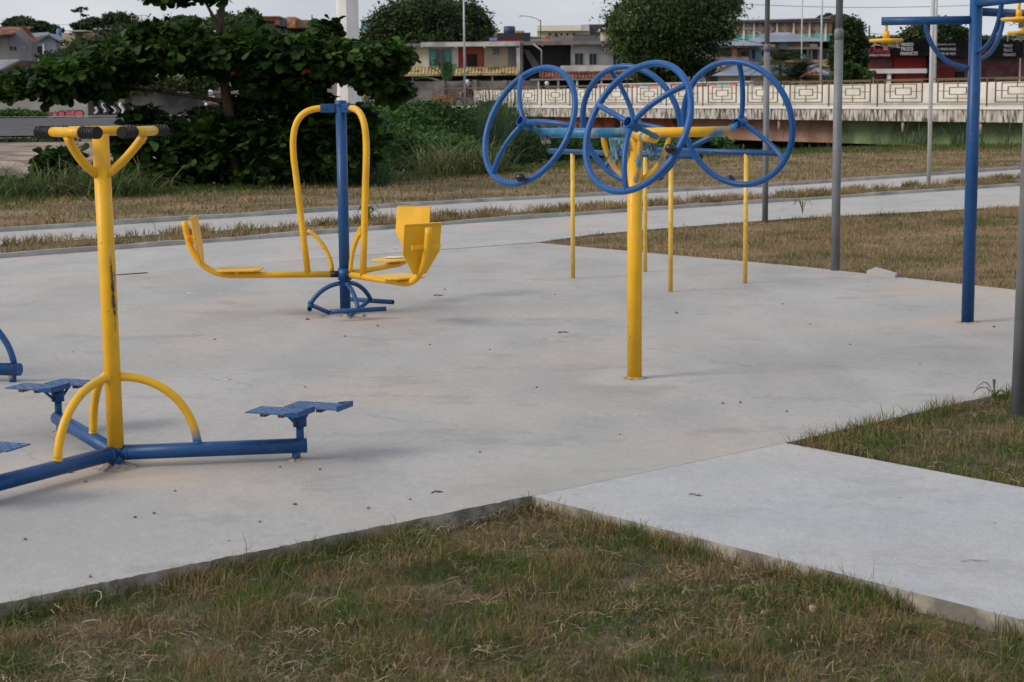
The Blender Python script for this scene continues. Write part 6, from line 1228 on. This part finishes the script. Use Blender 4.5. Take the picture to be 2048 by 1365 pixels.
# ================================================================ vehicles and people
def car(name, px, py, Y, L_, paint, label, rz=0.0, z=None):
    p = W(px, py, Y); z = zt(p.x, p.y) + .14 if z is None else z; t = thing(name, label, 'car', (p.x, p.y, z), rz); k = L_ / 4.2
    prof = [(-2.1, .35), (-2.08, .62), (-1.9, .78), (-1.1, .90), (-.55, 1.36), (.75, 1.42), (1.45, 1.05), (2.0, .98), (2.1, .6), (2.08, .32)]; bm = MB(); n = len(prof); V = []
    for y, ins in ((-.82, 0), (.82, 0)):
        for x, zz in prof: yy = y * (1 - .16 * max(0, (zz - .9) / .5)); V.append((x * k, yy, zz))
    bm.add(V, [list(range(n)), list(range(n, 2 * n))[::-1]] + [(i, (i + 1) % n, n + (i + 1) % n, n + i) for i in range(n)]); body_ = bm.build('body', paint, t, bevel=.05)
    g = MB()
    for s_ in (-1, 1): g.slab([(x * k, s_ * (.82 * (1 - .16 * max(0, (zz - .9) / .5)) + .004), zz) for x, zz in ((-.95, .95), (-.5, 1.30), (.05, 1.33), (.05, .95))], (0, s_, 0), .01); g.slab([(x * k, s_ * (.82 * (1 - .16 * max(0, (zz - .9) / .5)) + .004), zz) for x, zz in ((.12, .95), (.12, 1.33), (.70, 1.35), (1.2, 1.0))], (0, s_, 0), .01)
    g.slab([(-1.06 * k, -.66, .96), (-1.06 * k, .66, .96), (-.62 * k, .60, 1.32), (-.62 * k, -.60, 1.32)], (-.6, 0, .5), .02); g.build('windows', M_glass, t)
    for x in (-1.3, 1.3):
        for y in (-.78, .78):
            w_ = MB(); w_.lathe([(0, -.1), (.30, -.1), (.32, -.07), (.32, .07), (.30, .1), (0, .1)], (x * k, y, .31), (0, 1, 0), 20); wh = w_.build('wheel', M_black, t); q = MB(); q.lathe([(0, -.02), (.19, -.02), (.2, .0), (0, .01)], (x * k, y + math.copysign(.115, y), .31), (0, math.copysign(1, y), 0), 16); q.build('rim', M_gy, wh)
    for y in (-.6, .6): g = MB(); g.box((-2.06 * k, y, .68), (.1, .3, .12)); g.build('headlight', M_whp, t)
    return t
car('parked_car', 548, 215, 98, 4.1, mat('silver_car_paint', (.30, .33, .38), .3, .05, metal=.5), 'silver blue car on the road, seen through the big tree leaves')
car('parked_car', 1010, 205, 114, 4.0, mat('dark_car_paint', (.05, .06, .08), .3, .05), 'dark car roof showing above the left end of the bridge barrier', z=.95)
def skin_person(name, px, Y, zg, pose, cloth, trous, skinm, hairm, label, rz=0.0, helmet=None, kx=1.0):
    p = W(px, 200, Y); t = thing(name, label, 'person', (p.x, p.y, zg), rz)
    J, E, Rr = pose; me = bpy.data.meshes.new('body'); me.from_pydata(J, E, []); o = bpy.data.objects.new('body', me); sc.collection.objects.link(o); o.parent = t
    o.modifiers.new('skin', 'SKIN'); me.skin_vertices or None
    sv = me.skin_vertices[0].data if me.skin_vertices else None
    if sv is None:
        bm = bmesh.new(); bm.from_mesh(me); bm.verts.layers.skin.verify(); bm.to_mesh(me); bm.free(); sv = me.skin_vertices[0].data
    for i, r_ in enumerate(Rr): sv[i].radius = (r_, r_)
    sv[0].use_root = True; s_ = o.modifiers.new('sub', 'SUBSURF'); s_.levels = s_.render_levels = 1
    me.materials.append(skinm)
    def limb(nm, idx, m, add=.012):
        g = MB(); g.tube([J[i] for i in idx], [Rr[i] + add for i in idx], seg=10); return g.build(nm, m, t)
    limb('shirt', [0, 1, 2], cloth, .05); limb('shirt_sleeve', [5, 6], cloth); limb('shirt_sleeve', [8, 9], cloth); limb('trouser_leg', [11, 12, 13], trous, .015); limb('trouser_leg', [14, 15, 16], trous, .015)
    hd = Vector(J[4])
    if helmet:
        g = MB(); g.lathe([(0, .155), (.08, .14), (.125, .08), (.14, 0), (.13, -.09), (.10, -.12), (0, -.12)], hd + Vector((0, 0, .0)), (0, 0, 1), 16); h_ = g.build('helmet', helmet, t); g = MB(); g.box(hd + Vector((-.13, 0, 0)), (.04, .16, .07)); g.build('visor', M_blk, h_, bevel=.01)
    else:
        g = MB(); g.lathe([(0, .12), (.07, .105), (.105, .05), (.11, -.01), (.09, -.03)], hd + Vector((.012, 0, .01)), (0, 0, 1), 14); g.build('hair', hairm, t)
        g = MB(); g.lathe([(0, .014), (.012, 0), (0, -.01)], hd + Vector((-.10, 0, -.01)), (-1, 0, 0), 8); g.build('nose', skinm, t)
    return t
E_ = [(0, 1), (1, 2), (2, 3), (3, 4), (2, 5), (5, 6), (6, 7), (2, 8), (8, 9), (9, 10), (0, 11), (11, 12), (12, 13), (0, 14), (14, 15), (15, 16), (13, 17), (16, 18)]
RR = [.13, .12, .13, .055, .095, .06, .045, .032, .06, .045, .032, .085, .06, .045, .085, .06, .045, .035, .035]
STAND = ([(0, 0, .95), (0, 0, 1.15), (0, 0, 1.40), (0, 0, 1.50), (-.01, 0, 1.63), (0, .19, 1.36), (-.02, .24, 1.10), (-.10, .24, .86), (0, -.19, 1.36), (-.05, -.23, 1.10), (-.16, -.2, .88), (0, .10, .90), (-.05, .11, .50), (-.02, .11, .09), (0, -.10, .90), (.06, -.11, .50), (.10, -.11, .10), (-.14, .11, .04), (-.02, -.11, .05)], E_, RR)
RIDE = ([(.1, 0, .85), (.04, 0, 1.05), (-.04, 0, 1.30), (-.07, 0, 1.40), (-.10, 0, 1.53), (-.05, .19, 1.26), (-.22, .26, 1.08), (-.45, .26, 1.02), (-.05, -.19, 1.26), (-.22, -.26, 1.08), (-.45, -.26, 1.02), (.08, .12, .80), (-.30, .17, .66), (-.18, .17, .30), (.08, -.12, .80), (-.30, -.17, .66), (-.18, -.17, .30), (-.30, .17, .24), (-.30, -.17, .24)], E_, RR)
SK = mat('skin', (.30, .17, .11), .6, .05); HR = mat('dark_hair', (.01, .009, .008), .6, .1); BK = mat('black_cloth', (.012, .012, .014), .85, .1); JE = mat('denim', (.06, .08, .13), .85, .1)
def moto(px, Y, zg, paint, label, rz=0.0, name='motorcycle'):
    p = W(px, 200, Y); t = thing(name, label, 'motorcycle', (p.x, p.y, zg), rz)
    for x in (-.62, .62):
        g = MB(); g.tube([(x + math.cos(a * math.pi / 12) * .27, 0, .31 + math.sin(a * math.pi / 12) * .27) for a in range(24)], .045, seg=8, closed=True); w_ = g.build('wheel', M_black, t); g = MB(); g.lathe([(0, -.05), (.10, -.04), (.10, .04), (0, .05)], (x, 0, .31), (0, 1, 0), 12); g.build('hub', M_gy, w_)
    g = MB(); g.tube([(-.62, .05, .31), (-.45, .05, .95)], .022, seg=8); g.tube([(-.62, -.05, .31), (-.45, -.05, .95)], .022, seg=8); g.build('fork', M_gy, t); g = MB(); g.tube([(-.42, -.33, 1.03), (-.46, -.1, .98), (-.46, .1, .98), (-.42, .33, 1.03)], .015, seg=8); g.build('handlebar', M_gy, t)
    g = MB(); g.tube([(-.40, 0, .80), (-.15, 0, .84), (.05, 0, .76)], [.07, .13, .09], seg=12); g.build('tank', paint, t); g = MB(); g.tube([(.02, 0, .76), (.35, 0, .78), (.62, 0, .84)], [.08, .10, .05], seg=10); g.build('seat', M_black, t); g = MB(); g.box((-.02, 0, .42), (.36, .22, .32)); g.tube([(.0, .12, .3), (.7, .14, .33)], .035, seg=8); g.build('engine', M_gy, t, bevel=.03); g = MB(); g.lathe([(0, -.04), (.08, -.03), (.09, .03), (0, .05)], (-.52, 0, .86), (-1, 0, .1), 14); g.build('headlight', M_whp, t)
    return t
wh = mat('white_helmet', (.6, .6, .62), .25, .05, coat=.4)
skin_person('person', 938, 103, .98, RIDE, BK, BK, SK, HR, 'motorcyclist in black with a grey white helmet near the thin pole', helmet=wh); moto(938, 103, .98, BK, 'black motorcycle under the rider in black, hidden by the barrier')
skin_person('person', 1097, 112, .92, RIDE, BK, JE, SK, HR, 'distant helmeted rider seen through the left blue wheel', helmet=wh); moto(1097, 112, .92, BK, 'motorcycle of the distant rider behind the barrier')
skin_person('person', 424, 100, .50, RIDE, mat('pale_grey_shirt', (.42, .42, .44), .85), BK, SK, HR, 'rider in pale shirt and white helmet left of the tree trunk', rz=R(60), helmet=wh); moto(424, 100, .50, mat('dull_red_tank', (.2, .03, .03), .4), 'motorcycle carrying the pale shirted rider left of the trunk', rz=R(60))
skin_person('person', 588, 96, .55, RIDE, mat('purple_shirt', (.10, .06, .22), .85), JE, SK, HR, 'person in purple and turquoise beside the silver car', rz=R(180)); moto(588, 96, .55, mat('teal_tank', (.05, .3, .35), .4), 'motorcycle ridden past the rear of the silver car', rz=R(180))
skin_person('person', 630, 103, .62, STAND, mat('turquoise_shirt', (.05, .36, .30), .85), BK, SK, HR, 'standing person in a turquoise shirt left of the white tower'); skin_person('person', 731, 112, .62, STAND, mat('mustard_shirt', (.35, .28, .12), .85), JE, SK, HR, 'small figure in mustard top right of the white tower foot')
g = MB(); p = W(1403, 163, 96); g.tube([(p.x + math.cos(a * math.pi / 12) * .30, p.y, p.z + math.sin(a * math.pi / 12) * .30) for a in range(24)], .03, seg=6, closed=True); g.lathe([(0, -.04), (.04, -.04), (.04, .04), (0, .04)], p, (0, 1, 0), 8); tag(g.build('bicycle_wheel', M_black), 'bicycle wheel showing above the bridge barrier left of the right blue wheel', 'wheel')
